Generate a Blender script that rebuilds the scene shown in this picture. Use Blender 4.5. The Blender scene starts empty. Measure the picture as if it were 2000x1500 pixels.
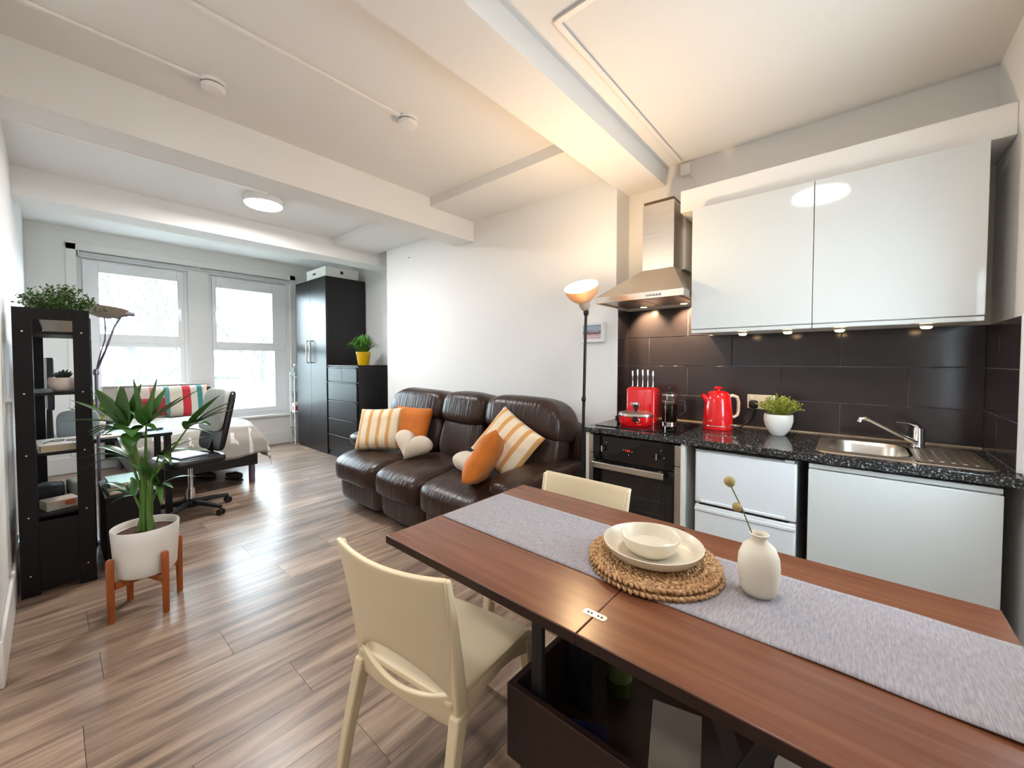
import bpy, bmesh, math, random
from mathutils import Vector, Matrix, noise
R = math.radians
PI = math.pi
random.seed(7)
scn = bpy.context.scene
COL = scn.collection

# ---------------------------------------------------------------- camera
cam_d = bpy.data.cameras.new('camera'); cam = bpy.data.objects.new('camera', cam_d); COL.objects.link(cam)
cam_d.sensor_width = 36.0; cam_d.lens = 36.0 * 779.0 / 2000.0
cam_d.shift_y = -22.0 / 2000.0
cam_d.clip_start = 0.02; cam_d.clip_end = 300
cam.location = (0, 0, 1.345)
cam.rotation_euler = (R(90) - math.atan(23 / 779.0), 0, R(40.8))
scn.camera = cam

# ---------------------------------------------------------------- view, sky
scn.view_settings.view_transform = 'Standard'; scn.view_settings.look = 'None'
scn.view_settings.gamma = 1.0; scn.view_settings.use_curve_mapping = False
scn.view_settings.exposure = 0.22
world = bpy.data.worlds.new('overcast_sky'); scn.world = world; world.use_nodes = True
bg = world.node_tree.nodes['Background']
bg.inputs[0].default_value = (0.75, 0.885, 1.0, 1); bg.inputs[1].default_value = 24.0
LAMP_KITCHEN = 9.0
LAMP_FILL = 20.0   # watts of the added, unseen ceiling lamp behind the viewer
LAMP_REAR = 42.0
LAMP_FLOOR = 25.0
SPOT_W = 2.6

# ---------------------------------------------------------------- helpers
class MB:
    def __init__(s): s.v = []; s.f = []
    def add(s, vs, fs):
        o = len(s.v); s.v += [tuple(p) for p in vs]; s.f += [tuple(i + o for i in f) for f in fs]; return s
    def box(s, x0, x1, y0, y1, z0, z1, M=None):
        vs = [(x, y, z) for z in (z0, z1) for y in (y0, y1) for x in (x0, x1)]
        if M is not None: vs = [M @ Vector(p) for p in vs]
        return s.add(vs, [(0, 2, 3, 1), (4, 5, 7, 6), (0, 1, 5, 4), (2, 6, 7, 3), (0, 4, 6, 2), (1, 3, 7, 5)])
    def loft(s, rings, caps=True, closed=True):
        n = len(rings[0]); vs = [p for r in rings for p in r]; fs = []
        for i in range(len(rings) - 1):
            for j in range(n if closed else n - 1):
                k = (j + 1) % n
                fs.append((i * n + j, i * n + k, (i + 1) * n + k, (i + 1) * n + j))
        if caps:
            fs.append(tuple(reversed(range(n)))); fs.append(tuple((len(rings) - 1) * n + j for j in range(n)))
        return s.add(vs, fs)
    def lathe(s, prof, n=32, M=None, caps=True):
        rings = []
        for r, z in prof:
            ring = [Vector((max(r, 1e-4) * math.cos(2 * PI * j / n), max(r, 1e-4) * math.sin(2 * PI * j / n), z)) for j in range(n)]
            if M is not None: ring = [M @ p for p in ring]
            rings.append(ring)
        return s.loft(rings, caps)
    def tube(s, pts, rad, n=10, caps=True, square=False):
        pts = [Vector(p) for p in pts]
        if not hasattr(rad, '__len__'): rad = [rad] * len(pts)
        up = None; rings = []
        for i, p in enumerate(pts):
            t = (pts[min(i + 1, len(pts) - 1)] - pts[max(i - 1, 0)]).normalized()
            if up is None:
                a = Vector((0, 0, 1)) if abs(t.z) < 0.9 else Vector((1, 0, 0))
                u = t.cross(a).normalized()
            else:
                u = (up - t * up.dot(t)).normalized()
            up = u; w = t.cross(u)
            ring = []
            for j in range(n):
                a = 2 * PI * (j + (0.5 if square else 0)) / n
                ring.append(p + (u * math.cos(a) + w * math.sin(a)) * rad[i])
            rings.append(ring)
        return s.loft(rings, caps)
    def grid(s, fn, nu, nv, wrap_u=False):
        vs = [fn(i / (nu if wrap_u else nu - 1.0), j / (nv - 1.0)) for j in range(nv) for i in range(nu)]
        fs = []
        for j in range(nv - 1):
            for i in range(nu if wrap_u else nu - 1):
                k = (i + 1) % nu
                fs.append((j * nu + i, j * nu + k, (j + 1) * nu + k, (j + 1) * nu + i))
        return s.add(vs, fs)
    def prism(s, outline, z0, z1, M=None):
        n = len(outline)
        a = [Vector((x, y, z0)) for x, y in outline]; b = [Vector((x, y, z1)) for x, y in outline]
        if M is not None: a = [M @ p for p in a]; b = [M @ p for p in b]
        return s.loft([a, b])
    def superell(s, c, size, e1=0.5, e2=0.5, nu=32, nv=16, M=None, wob=None):
        def pw(t, e): return math.copysign(abs(t) ** e, t)
        rings = []
        for j in range(nv + 1):
            ph = -PI / 2 + PI * j / nv
            ring = []
            for i in range(nu):
                th = 2 * PI * i / nu
                p = Vector((pw(math.cos(ph), e1) * pw(math.cos(th), e2) * size[0], pw(math.cos(ph), e1) * pw(math.sin(th), e2) * size[1], pw(math.sin(ph), e1) * size[2]))
                if wob: p = wob(p)
                if M is not None: p = M @ p
                ring.append(p + Vector(c))
            rings.append(ring)
        return s.loft(rings, False)

def rotm(rx=0, ry=0, rz=0): return Matrix.Rotation(R(rz), 4, 'Z') @ Matrix.Rotation(R(ry), 4, 'Y') @ Matrix.Rotation(R(rx), 4, 'X')
def trm(x, y, z): return Matrix.Translation((x, y, z))

_MATS = {}
def base_mesh(name, mb):
    me = bpy.data.meshes.new(name); me.from_pydata([tuple(v) for v in mb.v], [], mb.f); me.validate(); me.update(); return me
MW = {}
def link(o, parent=None):
    COL.objects.link(o)
    if parent is not None: o.parent = parent
def obj(name, mb, mat, parent=None, smooth=40, bevel=0, seg=2, sub=0, world=True, loc=None, rot=None, solid=0, kind=None, off=0):
    """one mesh object. Vertices are in world space (world=True, re-based to the parent or to loc) or already local."""
    me = base_mesh(name, mb)
    bm = bmesh.new(); bm.from_mesh(me)
    bmesh.ops.remove_doubles(bm, verts=bm.verts, dist=1e-6)
    bmesh.ops.recalc_face_normals(bm, faces=bm.faces); bm.to_mesh(me); bm.free()
    o = bpy.data.objects.new(name, me)
    if parent is not None:
        if world: me.transform(MW[parent.as_pointer()].inverted())
    elif loc is not None:
        M = trm(*loc) @ (rotm(*rot) if rot else Matrix())
        if world: me.transform(M.inverted())
        o.matrix_basis = M; MW[o.as_pointer()] = M
    else:
        M = Matrix(); MW[o.as_pointer()] = M
    if parent is not None:
        MW[o.as_pointer()] = MW[parent.as_pointer()]
    me.materials.append(mat)
    if smooth:
        me.polygons.foreach_set('use_smooth', [True] * len(me.polygons))
        me.set_sharp_from_angle(angle=R(smooth))
    if solid:
        m = o.modifiers.new('thickness', 'SOLIDIFY'); m.thickness = solid; m.offset = off
    if bevel:
        m = o.modifiers.new('rounding', 'BEVEL'); m.width = bevel; m.segments = seg; m.limit_method = 'ANGLE'; m.angle_limit = R(35)
    if sub:
        m = o.modifiers.new('sub', 'SUBSURF'); m.levels = sub; m.render_levels = sub
    link(o, parent)
    if kind: o['kind'] = kind
    return o
def thing(name, label, cat, loc, rot=(0, 0, 0), group=None):
    o = bpy.data.objects.new(name, None); o.empty_display_size = 0.1
    M = trm(*loc) @ rotm(*rot); o.matrix_basis = M; MW[o.as_pointer()] = M
    o['label'] = label; o['category'] = cat
    if group: o['group'] = group
    link(o); return o
def tag(o, label, cat, group=None, kind=None):
    o['label'] = label; o['category'] = cat
    if group: o['group'] = group
    if kind: o['kind'] = kind
    return o
def struct(name, mb, mat, parent=None, **k):
    o = obj(name, mb, mat, parent, **k)
    o['kind'] = 'structure'; return o
def inst(src, parent, loc=None, rot=None, scale=None):
    """copy of a mesh object sharing its data, as a part of parent"""
    c = src.copy(); COL.objects.link(c); c.parent = parent
    if loc is not None: c.location = loc
    if rot is not None: c.rotation_euler = rot
    if scale is not None: c.scale = scale
    return c
def copy_tree(root, loc, rotz, label):
    r = root.copy(); COL.objects.link(r); r.location = loc; r.rotation_euler = (0, 0, rotz); r['label'] = label
    for ch in list(root.children):
        c = ch.copy(); COL.objects.link(c); c.parent = r
        for g in list(ch.children):
            d = g.copy(); COL.objects.link(d); d.parent = c
    return r

# ---------------------------------------------------------------- materials
def mat(name, col, rough=0.5, metal=0.0, spec=0.5, coat=0.0, var=None, stretch=(1, 1, 1), bump=None, trans=0.0, ior=1.45, emit=None, alpha=1.0, sheen=0, rvar=0, sss=0):
    """var=(scale, amount, detail, col2) ; bump=(scale, strength, distance)"""
    m = bpy.data.materials.new(name); m.use_nodes = True
    nt = m.node_tree; N = nt.nodes; L = nt.links; b = N['Principled BSDF']
    b.inputs['Base Color'].default_value = (*col, 1); b.inputs['Roughness'].default_value = rough
    b.inputs['Metallic'].default_value = metal; b.inputs['Specular IOR Level'].default_value = spec
    b.inputs['Coat Weight'].default_value = coat; b.inputs['Coat Roughness'].default_value = 0.08
    b.inputs['Transmission Weight'].default_value = trans; b.inputs['IOR'].default_value = ior
    b.inputs['Alpha'].default_value = alpha
    if sheen: b.inputs['Sheen Weight'].default_value = sheen
    if sss:
        b.inputs['Subsurface Weight'].default_value = sss; b.inputs['Subsurface Radius'].default_value = (0.02, 0.01, 0.006)
    if emit:
        b.inputs['Emission Color'].default_value = (*emit[0], 1); b.inputs['Emission Strength'].default_value = emit[1]
    if var or bump or rvar:
        tc = N.new('ShaderNodeTexCoord'); mp = N.new('ShaderNodeMapping'); mp.inputs['Scale'].default_value = stretch
        L.new(tc.outputs['Object'], mp.inputs['Vector'])
    if var:
        n = N.new('ShaderNodeTexNoise'); n.inputs['Scale'].default_value = var[0]; n.inputs['Detail'].default_value = var[2] if len(var) > 2 else 4
        L.new(mp.outputs[0], n.inputs['Vector'])
        c2 = var[3] if len(var) > 3 else tuple(c * (1 - var[1]) for c in col)
        rp = N.new('ShaderNodeValToRGB'); rp.color_ramp.elements[0].position = 0.3; rp.color_ramp.elements[1].position = 0.7
        rp.color_ramp.elements[0].color = (*c2, 1); rp.color_ramp.elements[1].color = (*col, 1)
        L.new(n.outputs['Fac'], rp.inputs[0]); L.new(rp.outputs[0], b.inputs['Base Color'])
    if rvar:
        n3 = N.new('ShaderNodeTexNoise'); n3.inputs['Scale'].default_value = 6; L.new(mp.outputs[0], n3.inputs['Vector'])
        mr = N.new('ShaderNodeMapRange'); mr.inputs['To Min'].default_value = max(0.02, rough - rvar); mr.inputs['To Max'].default_value = rough + rvar
        L.new(n3.outputs['Fac'], mr.inputs[0]); L.new(mr.outputs[0], b.inputs['Roughness'])
    if bump:
        n2 = N.new('ShaderNodeTexNoise'); n2.inputs['Scale'].default_value = bump[0]; n2.inputs['Detail'].default_value = 5
        L.new(mp.outputs[0], n2.inputs['Vector'])
        bp = N.new('ShaderNodeBump'); bp.inputs['Strength'].default_value = bump[1]; bp.inputs['Distance'].default_value = bump[2]
        L.new(n2.outputs['Fac'], bp.inputs['Height']); L.new(bp.outputs[0], b.inputs['Normal'])
    return m
def nodes(m): return m.node_tree.nodes, m.node_tree.links, m.node_tree.nodes['Principled BSDF']
def emis(name, col, strength):
    m = bpy.data.materials.new(name); m.use_nodes = True; nt = m.node_tree
    nt.nodes.remove(nt.nodes['Principled BSDF']); e = nt.nodes.new('ShaderNodeEmission'); e.inputs[0].default_value = (*col, 1); e.inputs[1].default_value = strength
    nt.links.new(e.outputs[0], nt.nodes['Material Output'].inputs[0]); return m

M_wall = mat('painted_wall', (0.81, 0.80, 0.785), 0.65, var=(1.2, 0.02), bump=(60, 0.05, 0.002))
M_ceil = mat('painted_ceiling', (0.81, 0.80, 0.785), 0.7, var=(1.0, 0.02), bump=(40, 0.05, 0.002))
M_trim = mat('gloss_trim', (0.82, 0.81, 0.79), 0.35, var=(3, 0.02))
M_upvc = mat('white_upvc', (0.85, 0.86, 0.88), 0.25, var=(2, 0.015))
M_blackwood = mat('black_brown_wood', (0.007, 0.006, 0.0075), 0.5, spec=0.3, var=(4, 0.35), stretch=(30, 30, 1), bump=(8, 0.08, 0.001))
M_wardrobe = mat('satin_black_wood', (0.012, 0.0105, 0.012), 0.36, spec=0.42, var=(4, 0.3), stretch=(30, 30, 1), bump=(6, 0.05, 0.001))
M_black = mat('black_plastic', (0.012, 0.012, 0.014), 0.4, var=(8, 0.2))
M_blackgloss = mat('black_glass', (0.006, 0.006, 0.007), 0.06, spec=0.6, var=(5, 0.1))
M_steel = mat('brushed_steel', (0.62, 0.575, 0.52), 0.33, metal=1.0, var=(6, 0.12), stretch=(1, 1, 30), rvar=0.06)
M_chrome = mat('chrome', (0.85, 0.85, 0.86), 0.1, metal=1.0, var=(4, 0.04))
M_white_gloss = mat('white_gloss_lacquer', (0.62, 0.64, 0.63), 0.05, spec=0.7, var=(2, 0.015))
M_white_mel = mat('white_melamine', (0.78, 0.77, 0.74), 0.4, var=(3, 0.02))
M_white_enam = mat('white_enamel', (0.76, 0.80, 0.84), 0.28, var=(2, 0.015))
M_red = mat('red_enamel', (0.74, 0.008, 0.012), 0.16, coat=0.5, var=(2, 0.05))
M_cream_pl = mat('cream_plastic', (0.77, 0.645, 0.435), 0.36, var=(3, 0.04), bump=(300, 0.06, 0.0005), sss=0.05)
M_pot_white = mat('white_ceramic', (0.80, 0.78, 0.74), 0.35, var=(4, 0.03))
M_stone = mat('cream_stoneware', (0.73, 0.665, 0.54), 0.32, var=(30, 0.06), coat=0.2)
M_vase = mat('matt_cream_vase', (0.70, 0.64, 0.53), 0.55, var=(12, 0.06), stretch=(1, 1, 6), bump=(20, 0.06, 0.001))
M_orangewood = mat('orange_teak', (0.42, 0.105, 0.022), 0.45, var=(6, 0.35), stretch=(8, 8, 1))
M_soil = mat('potting_bark', (0.085, 0.03, 0.018), 0.9, var=(60, 0.6), bump=(60, 1.0, 0.01))
M_yellow = mat('yellow_glaze', (0.80, 0.47, 0.01), 0.3, var=(4, 0.05))
M_leaf = mat('palm_leaf', (0.055, 0.16, 0.028), 0.32, var=(3, 0.45), stretch=(1, 1, 1))
M_leaf2 = mat('fern_leaf', (0.10, 0.30, 0.03), 0.45, var=(6, 0.5))
M_leaf3 = mat('lime_leaf', (0.34, 0.40, 0.055), 0.5, var=(25, 0.5))
M_leaf4 = mat('succulent_leaf', (0.03, 0.06, 0.045), 0.5, var=(9, 0.4))
M_stem = mat('green_stem', (0.09, 0.20, 0.03), 0.45, var=(6, 0.4))
M_orange_velvet = mat('orange_velvet', (0.56, 0.145, 0.008), 0.8, sheen=0.12, var=(9, 0.25), bump=(14, 0.25, 0.006))
M_boucle = mat('cream_boucle', (0.74, 0.64, 0.52), 0.95, sheen=0.3, var=(120, 0.12), bump=(150, 0.9, 0.006))
M_beige_shade = mat('beige_lampshade', (0.62, 0.50, 0.36), 0.45, var=(4, 0.05))
M_paper = mat('paper', (0.76, 0.73, 0.66), 0.8, var=(5, 0.05))
M_pagee = mat('book_pages', (0.66, 0.55, 0.40), 0.85, var=(5, 0.2), stretch=(1, 1, 60))

def leather():
    m = mat('brown_leather', (0.034, 0.0165, 0.0115), 0.33, spec=0.42, rvar=0.05)
    N, L, b = nodes(m)
    tc = N.new('ShaderNodeTexCoord')
    v = N.new('ShaderNodeTexVoronoi'); v.inputs['Scale'].default_value = 260
    L.new(tc.outputs['Object'], v.inputs['Vector'])
    mp = N.new('ShaderNodeMapping'); mp.inputs['Scale'].default_value = (34, 5, 3.5); L.new(tc.outputs['Object'], mp.inputs[0])
    n = N.new('ShaderNodeTexNoise'); n.inputs['Scale'].default_value = 1.0; n.inputs['Detail'].default_value = 3; n.inputs['Distortion'].default_value = 0.6
    L.new(mp.outputs[0], n.inputs['Vector'])
    b1 = N.new('ShaderNodeBump'); b1.inputs['Strength'].default_value = 0.55; b1.inputs['Distance'].default_value = 0.012
    b2 = N.new('ShaderNodeBump'); b2.inputs['Strength'].default_value = 0.12; b2.inputs['Distance'].default_value = 0.001
    L.new(n.outputs['Fac'], b1.inputs['Height']); L.new(v.outputs['Distance'], b2.inputs['Height'])
    L.new(b1.outputs[0], b2.inputs['Normal']); L.new(b2.outputs[0], b.inputs['Normal'])
    return m
M_leather = leather()

def plank_mat():
    m = mat('vinyl_oak_plank', (0.3, 0.2, 0.14), 0.3, spec=0.42)
    N, L, b = nodes(m)
    tc = N.new('ShaderNodeTexCoord'); oi = N.new('ShaderNodeObjectInfo')
    off = N.new('ShaderNodeVectorMath'); off.operation = 'SCALE'; off.inputs[0].default_value = (13.1, 57.7, 31.3)
    L.new(oi.outputs['Random'], off.inputs['Scale'])
    ad = N.new('ShaderNodeVectorMath'); ad.operation = 'ADD'; L.new(tc.outputs['Object'], ad.inputs[0]); L.new(off.outputs[0], ad.inputs[1])
    mp = N.new('ShaderNodeMapping'); mp.inputs['Scale'].default_value = (12, 1.0, 1); L.new(ad.outputs[0], mp.inputs[0])
    n = N.new('ShaderNodeTexNoise'); n.inputs['Scale'].default_value = 1.5; n.inputs['Detail'].default_value = 8; n.inputs['Roughness'].default_value = 0.62; n.inputs['Distortion'].default_value = 0.5
    L.new(mp.outputs[0], n.inputs['Vector'])
    rp = N.new('ShaderNodeValToRGB'); e = rp.color_ramp.elements
    e[0].position = 0.33; e[0].color = (0.125, 0.085, 0.066, 1); e[1].position = 0.68; e[1].color = (0.44, 0.325, 0.235, 1)
    x = rp.color_ramp.elements.new(0.5); x.color = (0.28, 0.19, 0.14, 1)
    L.new(n.outputs['Fac'], rp.inputs[0])
    hs = N.new('ShaderNodeHueSaturation'); mr = N.new('ShaderNodeMapRange'); mr.inputs['To Min'].default_value = 0.78; mr.inputs['To Max'].default_value = 1.18
    L.new(oi.outputs['Random'], mr.inputs[0]); L.new(mr.outputs[0], hs.inputs['Value']); L.new(rp.outputs[0], hs.inputs['Color'])
    L.new(hs.outputs[0], b.inputs['Base Color'])
    bp = N.new('ShaderNodeBump'); bp.inputs['Strength'].default_value = 0.12; bp.inputs['Distance'].default_value = 0.002
    L.new(n.outputs['Fac'], bp.inputs['Height']); L.new(bp.outputs[0], b.inputs['Normal'])
    return m
M_plank = plank_mat()

def wood(name, dark, light, rough, axis=(1.2, 22, 22), bumps=0.06):
    m = mat(name, light, rough, spec=0.5); N, L, b = nodes(m)
    tc = N.new('ShaderNodeTexCoord'); mp = N.new('ShaderNodeMapping'); mp.inputs['Scale'].default_value = axis; L.new(tc.outputs['Object'], mp.inputs[0])
    n = N.new('ShaderNodeTexNoise'); n.inputs['Scale'].default_value = 1.6; n.inputs['Detail'].default_value = 7; n.inputs['Roughness'].default_value = 0.6; n.inputs['Distortion'].default_value = 0.3
    L.new(mp.outputs[0], n.inputs['Vector'])
    rp = N.new('ShaderNodeValToRGB'); rp.color_ramp.elements[0].position = 0.3; rp.color_ramp.elements[1].position = 0.72
    rp.color_ramp.elements[0].color = (*dark, 1); rp.color_ramp.elements[1].color = (*light, 1)
    L.new(n.outputs['Fac'], rp.inputs[0]); L.new(rp.outputs[0], b.inputs['Base Color'])
    bp = N.new('ShaderNodeBump'); bp.inputs['Strength'].default_value = bumps; bp.inputs['Distance'].default_value = 0.001
    L.new(n.outputs['Fac'], bp.inputs['Height']); L.new(bp.outputs[0], b.inputs['Normal'])
    return m
M_table = wood('walnut_veneer', (0.115, 0.036, 0.017), (0.205, 0.074, 0.034), 0.27)
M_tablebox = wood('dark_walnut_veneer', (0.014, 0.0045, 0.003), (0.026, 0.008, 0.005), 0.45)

def granite():
    m = mat('speckled_black_laminate', (0.02, 0.02, 0.022), 0.1, spec=0.6); N, L, b = nodes(m)
    tc = N.new('ShaderNodeTexCoord')
    n = N.new('ShaderNodeTexNoise'); n.inputs['Scale'].default_value = 110; n.inputs['Detail'].default_value = 3; n.inputs['Roughness'].default_value = 0.7
    L.new(tc.outputs['Object'], n.inputs['Vector'])
    rp = N.new('ShaderNodeValToRGB'); e = rp.color_ramp.elements; e[0].position = 0.50; e[0].color = (0.011, 0.012, 0.014, 1); e[1].position = 0.66; e[1].color = (0.36, 0.37, 0.37, 1)
    k = rp.color_ramp.elements.new(0.57); k.color = (0.03, 0.032, 0.035, 1)
    L.new(n.outputs['Fac'], rp.inputs[0]); L.new(rp.outputs[0], b.inputs['Base Color']); return m
M_granite = granite()
M_tile = mat('charcoal_tile', (0.029, 0.0235, 0.027), 0.16, spec=0.6, var=(2.5, 0.35, 5), rvar=0.03, bump=(6, 0.04, 0.002))
M_grout = mat('grey_grout', (0.23, 0.205, 0.205), 0.9, var=(30, 0.2))

def stripes(name, c1, c2, period, duty, axis=0, phase=0.0, rough=0.9, extra=None):
    m = mat(name, c1, rough, sheen=0.2); N, L, b = nodes(m)
    tc = N.new('ShaderNodeTexCoord'); sx = N.new('ShaderNodeSeparateXYZ'); L.new(tc.outputs['Object'], sx.inputs[0])
    a = N.new('ShaderNodeMath'); a.operation = 'ADD'; a.inputs[1].default_value = phase + 100 * period; L.new(sx.outputs[axis], a.inputs[0])
    d = N.new('ShaderNodeMath'); d.operation = 'DIVIDE'; d.inputs[1].default_value = period; L.new(a.outputs[0], d.inputs[0])
    f = N.new('ShaderNodeMath'); f.operation = 'FRACT'; L.new(d.outputs[0], f.inputs[0])
    g = N.new('ShaderNodeMath'); g.operation = 'LESS_THAN'; g.inputs[1].default_value = duty; L.new(f.outputs[0], g.inputs[0])
    mx = N.new('ShaderNodeMix'); mx.data_type = 'RGBA'; mx.inputs[6].default_value = (*c1, 1); mx.inputs[7].default_value = (*c2, 1)
    L.new(g.outputs[0], mx.inputs[0]); L.new(mx.outputs[2], b.inputs['Base Color'])
    n = N.new('ShaderNodeTexNoise'); n.inputs['Scale'].default_value = 260; L.new(tc.outputs['Object'], n.inputs['Vector'])
    bp = N.new('ShaderNodeBump'); bp.inputs['Strength'].default_value = 0.3; bp.inputs['Distance'].default_value = 0.002
    L.new(n.outputs['Fac'], bp.inputs['Height']); L.new(bp.outputs[0], b.inputs['Normal'])
    return m
M_stripe = stripes('ochre_striped_linen', (0.76, 0.64, 0.47), (0.63, 0.32, 0.105), 0.097, 0.36)

def runner_mat():
    m = mat('ribbed_grey_cotton', (0.47, 0.435, 0.50), 0.92, sheen=0.2); N, L, b = nodes(m)
    tc = N.new('ShaderNodeTexCoord'); mp = N.new('ShaderNodeMapping'); mp.inputs['Scale'].default_value = (230, 40, 1); L.new(tc.outputs['Object'], mp.inputs[0])
    n = N.new('ShaderNodeTexNoise'); n.inputs['Scale'].default_value = 1; n.inputs['Detail'].default_value = 2; L.new(mp.outputs[0], n.inputs['Vector'])
    rp = N.new('ShaderNodeValToRGB'); rp.color_ramp.elements[0].position = 0.3; rp.color_ramp.elements[0].color = (0.225, 0.21, 0.235, 1); rp.color_ramp.elements[1].position = 0.7; rp.color_ramp.elements[1].color = (0.36, 0.335, 0.365, 1)
    L.new(n.outputs['Fac'], rp.inputs[0]); L.new(rp.outputs[0], b.inputs['Base Color'])
    w = N.new('ShaderNodeTexWave'); w.bands_direction = 'X'; w.inputs['Scale'].default_value = 70; w.inputs['Distortion'].default_value = 0.6; L.new(tc.outputs['Object'], w.inputs['Vector'])
    bp = N.new('ShaderNodeBump'); bp.inputs['Strength'].default_value = 0.5; bp.inputs['Distance'].default_value = 0.002
    L.new(w.outputs['Fac'], bp.inputs['Height']); L.new(bp.outputs[0], b.inputs['Normal']); return m
M_runner = runner_mat()
M_jute = mat('braided_seagrass', (0.66, 0.42, 0.20), 0.6, var=(95, 0.6, 4, (0.17, 0.06, 0.02)))

def throw_mat():
    m = mat('grey_throw_with_white_dashes', (0.40, 0.36, 0.32), 0.95, sheen=0.2); N, L, b = nodes(m)
    tc = N.new('ShaderNodeTexCoord'); mp = N.new('ShaderNodeMapping'); mp.inputs['Rotation'].default_value = (0, 0, R(8)); L.new(tc.outputs['Object'], mp.inputs[0])
    br = N.new('ShaderNodeTexBrick'); br.inputs['Scale'].default_value = 1.0; br.inputs['Brick Width'].default_value = 0.16; br.inputs['Row Height'].default_value = 0.17
    br.inputs['Mortar Size'].default_value = 0.018; br.inputs['Color1'].default_value = (0.40, 0.36, 0.325, 1); br.inputs['Color2'].default_value = (0.36, 0.33, 0.30, 1); br.inputs['Mortar'].default_value = (0.40, 0.36, 0.325, 1)
    L.new(mp.outputs[0], br.inputs['Vector'])
    n = N.new('ShaderNodeTexNoise'); n.inputs['Scale'].default_value = 7; n.inputs['Detail'].default_value = 1; L.new(tc.outputs['Object'], n.inputs['Vector'])
    gt = N.new('ShaderNodeMath'); gt.operation = 'GREATER_THAN'; gt.inputs[1].default_value = 0.52; L.new(n.outputs['Fac'], gt.inputs[0])
    ml = N.new('ShaderNodeMath'); ml.operation = 'MULTIPLY'; L.new(gt.outputs[0], ml.inputs[0]); L.new(br.outputs['Fac'], ml.inputs[1])
    mx = N.new('ShaderNodeMix'); mx.data_type = 'RGBA'; mx.inputs[7].default_value = (0.75, 0.72, 0.68, 1)
    L.new(ml.outputs[0], mx.inputs[0]); L.new(br.outputs['Color'], mx.inputs[6]); L.new(mx.outputs[2], b.inputs['Base Color']); return m
M_throw = throw_mat()

def pane_mat():
    m = bpy.data.materials.new('window_glass'); m.use_nodes = True; nt = m.node_tree; N = nt.nodes; L = nt.links
    N.remove(N['Principled BSDF'])
    t = N.new('ShaderNodeBsdfTransparent'); t.inputs[0].default_value = (0.97, 0.99, 0.98, 1)
    g = N.new('ShaderNodeBsdfGlossy'); g.inputs['Roughness'].default_value = 0.02
    d = N.new('ShaderNodeBsdfTranslucent'); d.inputs[0].default_value = (0.9, 0.95, 0.97, 1)
    m1 = N.new('ShaderNodeMixShader'); m1.inputs[0].default_value = 0.05; L.new(t.outputs[0], m1.inputs[1]); L.new(g.outputs[0], m1.inputs[2])
    m2 = N.new('ShaderNodeMixShader'); m2.inputs[0].default_value = 0.03; L.new(m1.outputs[0], m2.inputs[1]); L.new(d.outputs[0], m2.inputs[2])
    L.new(m2.outputs[0], N['Material Output'].inputs[0]); return m
M_pane = pane_mat()
M_glass = mat('clear_glass', (0.95, 1.0, 0.98), 0.02, trans=1.0, ior=1.45, var=(3, 0.02))
M_teal_glass = mat('teal_tinted_glass', (0.72, 0.86, 0.84), 0.08, trans=0.85, ior=1.4, var=(4, 0.1))
M_lamp_white = emis('lit_lamp_diffuser', (1.0, 0.985, 0.96), 16.0)
M_bulb_warm = emis('lit_warm_bulb', (1.0, 0.66, 0.32), 26.0)
M_spot_warm = emis('lit_warm_spot', (1.0, 0.66, 0.32), 14.0)
M_red_led = emis('red_display_digits', (1.0, 0.05, 0.03), 1.2)
# ================================================================ THE SETTING
XW, YL, XR, YK, YB = -7.09, -0.165, 0.50, 3.05, 2.83
# floor: slab + planks
fl = struct('floor', MB().box(-7.2, 0.6, -1.7, 3.3, -0.12, -0.007), mat('floor_underlay', (0.03, 0.022, 0.018), 0.9, var=(5, 0.3)))
_pl = {}
def plank(x0, x1, y0, y1):
    key = (round(x1 - x0, 3), round(y1 - y0, 3))
    if key not in _pl:
        w, l = key[0] / 2 - 0.0008, key[1] / 2 - 0.0008
        me_o = obj('plank', MB().box(-w, w, -l, l, -0.0085, 0.0), M_plank, fl, smooth=0, world=False)
        _pl[key] = me_o; o = me_o
    else:
        o = inst(_pl[key], fl)
    o.location = ((x0 + x1) / 2, (y0 + y1) / 2, 0)
PW, PLN = 0.245, 1.22
k = 0
x = -2.135 + PW * 11
while x > -7.09:
    xa, xb = max(x - PW, -7.09), min(x, 0.5)
    ymin = -1.6 if (xa + xb) / 2 > -2.62 else YL
    ymax = 3.2 if xb < -4.5 else (2.83 if xb < -1.39 else 3.05)
    i = round((x - -2.135) / PW)
    offs = {0: 0.523, 1: 0.05, 2: 0.67, -1: 0.12, -2: 0.95}.get(i, (i * 0.437 + 0.19) % PLN)
    ys = offs - PLN * 4
    while ys < ymax:
        a, b = max(ys, ymin), min(ys + PLN, ymax)
        if b - a > 0.03: plank(xa, xb, round(a, 3), round(b, 3))
        ys += PLN
    x -= PW
# walls
struct('wall_left', MB().box(-7.24, -2.62, YL - 0.1, YL, 0, 2.98), M_wall, smooth=0)
struct('wall_hall', MB().box(-2.72, -2.62, -1.7, YL - 0.1, 0, 2.98), M_wall, smooth=0)
struct('wall_back', MB().box(-2.72, 0.6, -1.7, -1.6, 0, 2.98), M_wall, smooth=0)
RY0, RY1, RZ0, RZ1 = 1.62, 2.16, 0.92, 1.92     # window in the right wall, seen mirrored in the tiles
w_right = struct('wall_right', MB().box(XR, 0.6, -1.6, RY0, 0, 2.98).box(XR, 0.6, RY1, 3.15, 0, 2.98).box(XR, 0.6, RY0, RY1, 0, RZ0).box(XR, 0.6, RY0, RY1, RZ1, 2.98), M_wall, smooth=0)
w_kit = struct('wall_kitchen', MB().box(-1.395, XR, YK, 3.15, 0, 2.98), M_wall, smooth=0)
w_chim = struct('wall_chimney', MB().box(-4.55, -1.395, YB, 3.3, 0, 2.98), M_wall, smooth=0)
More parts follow.
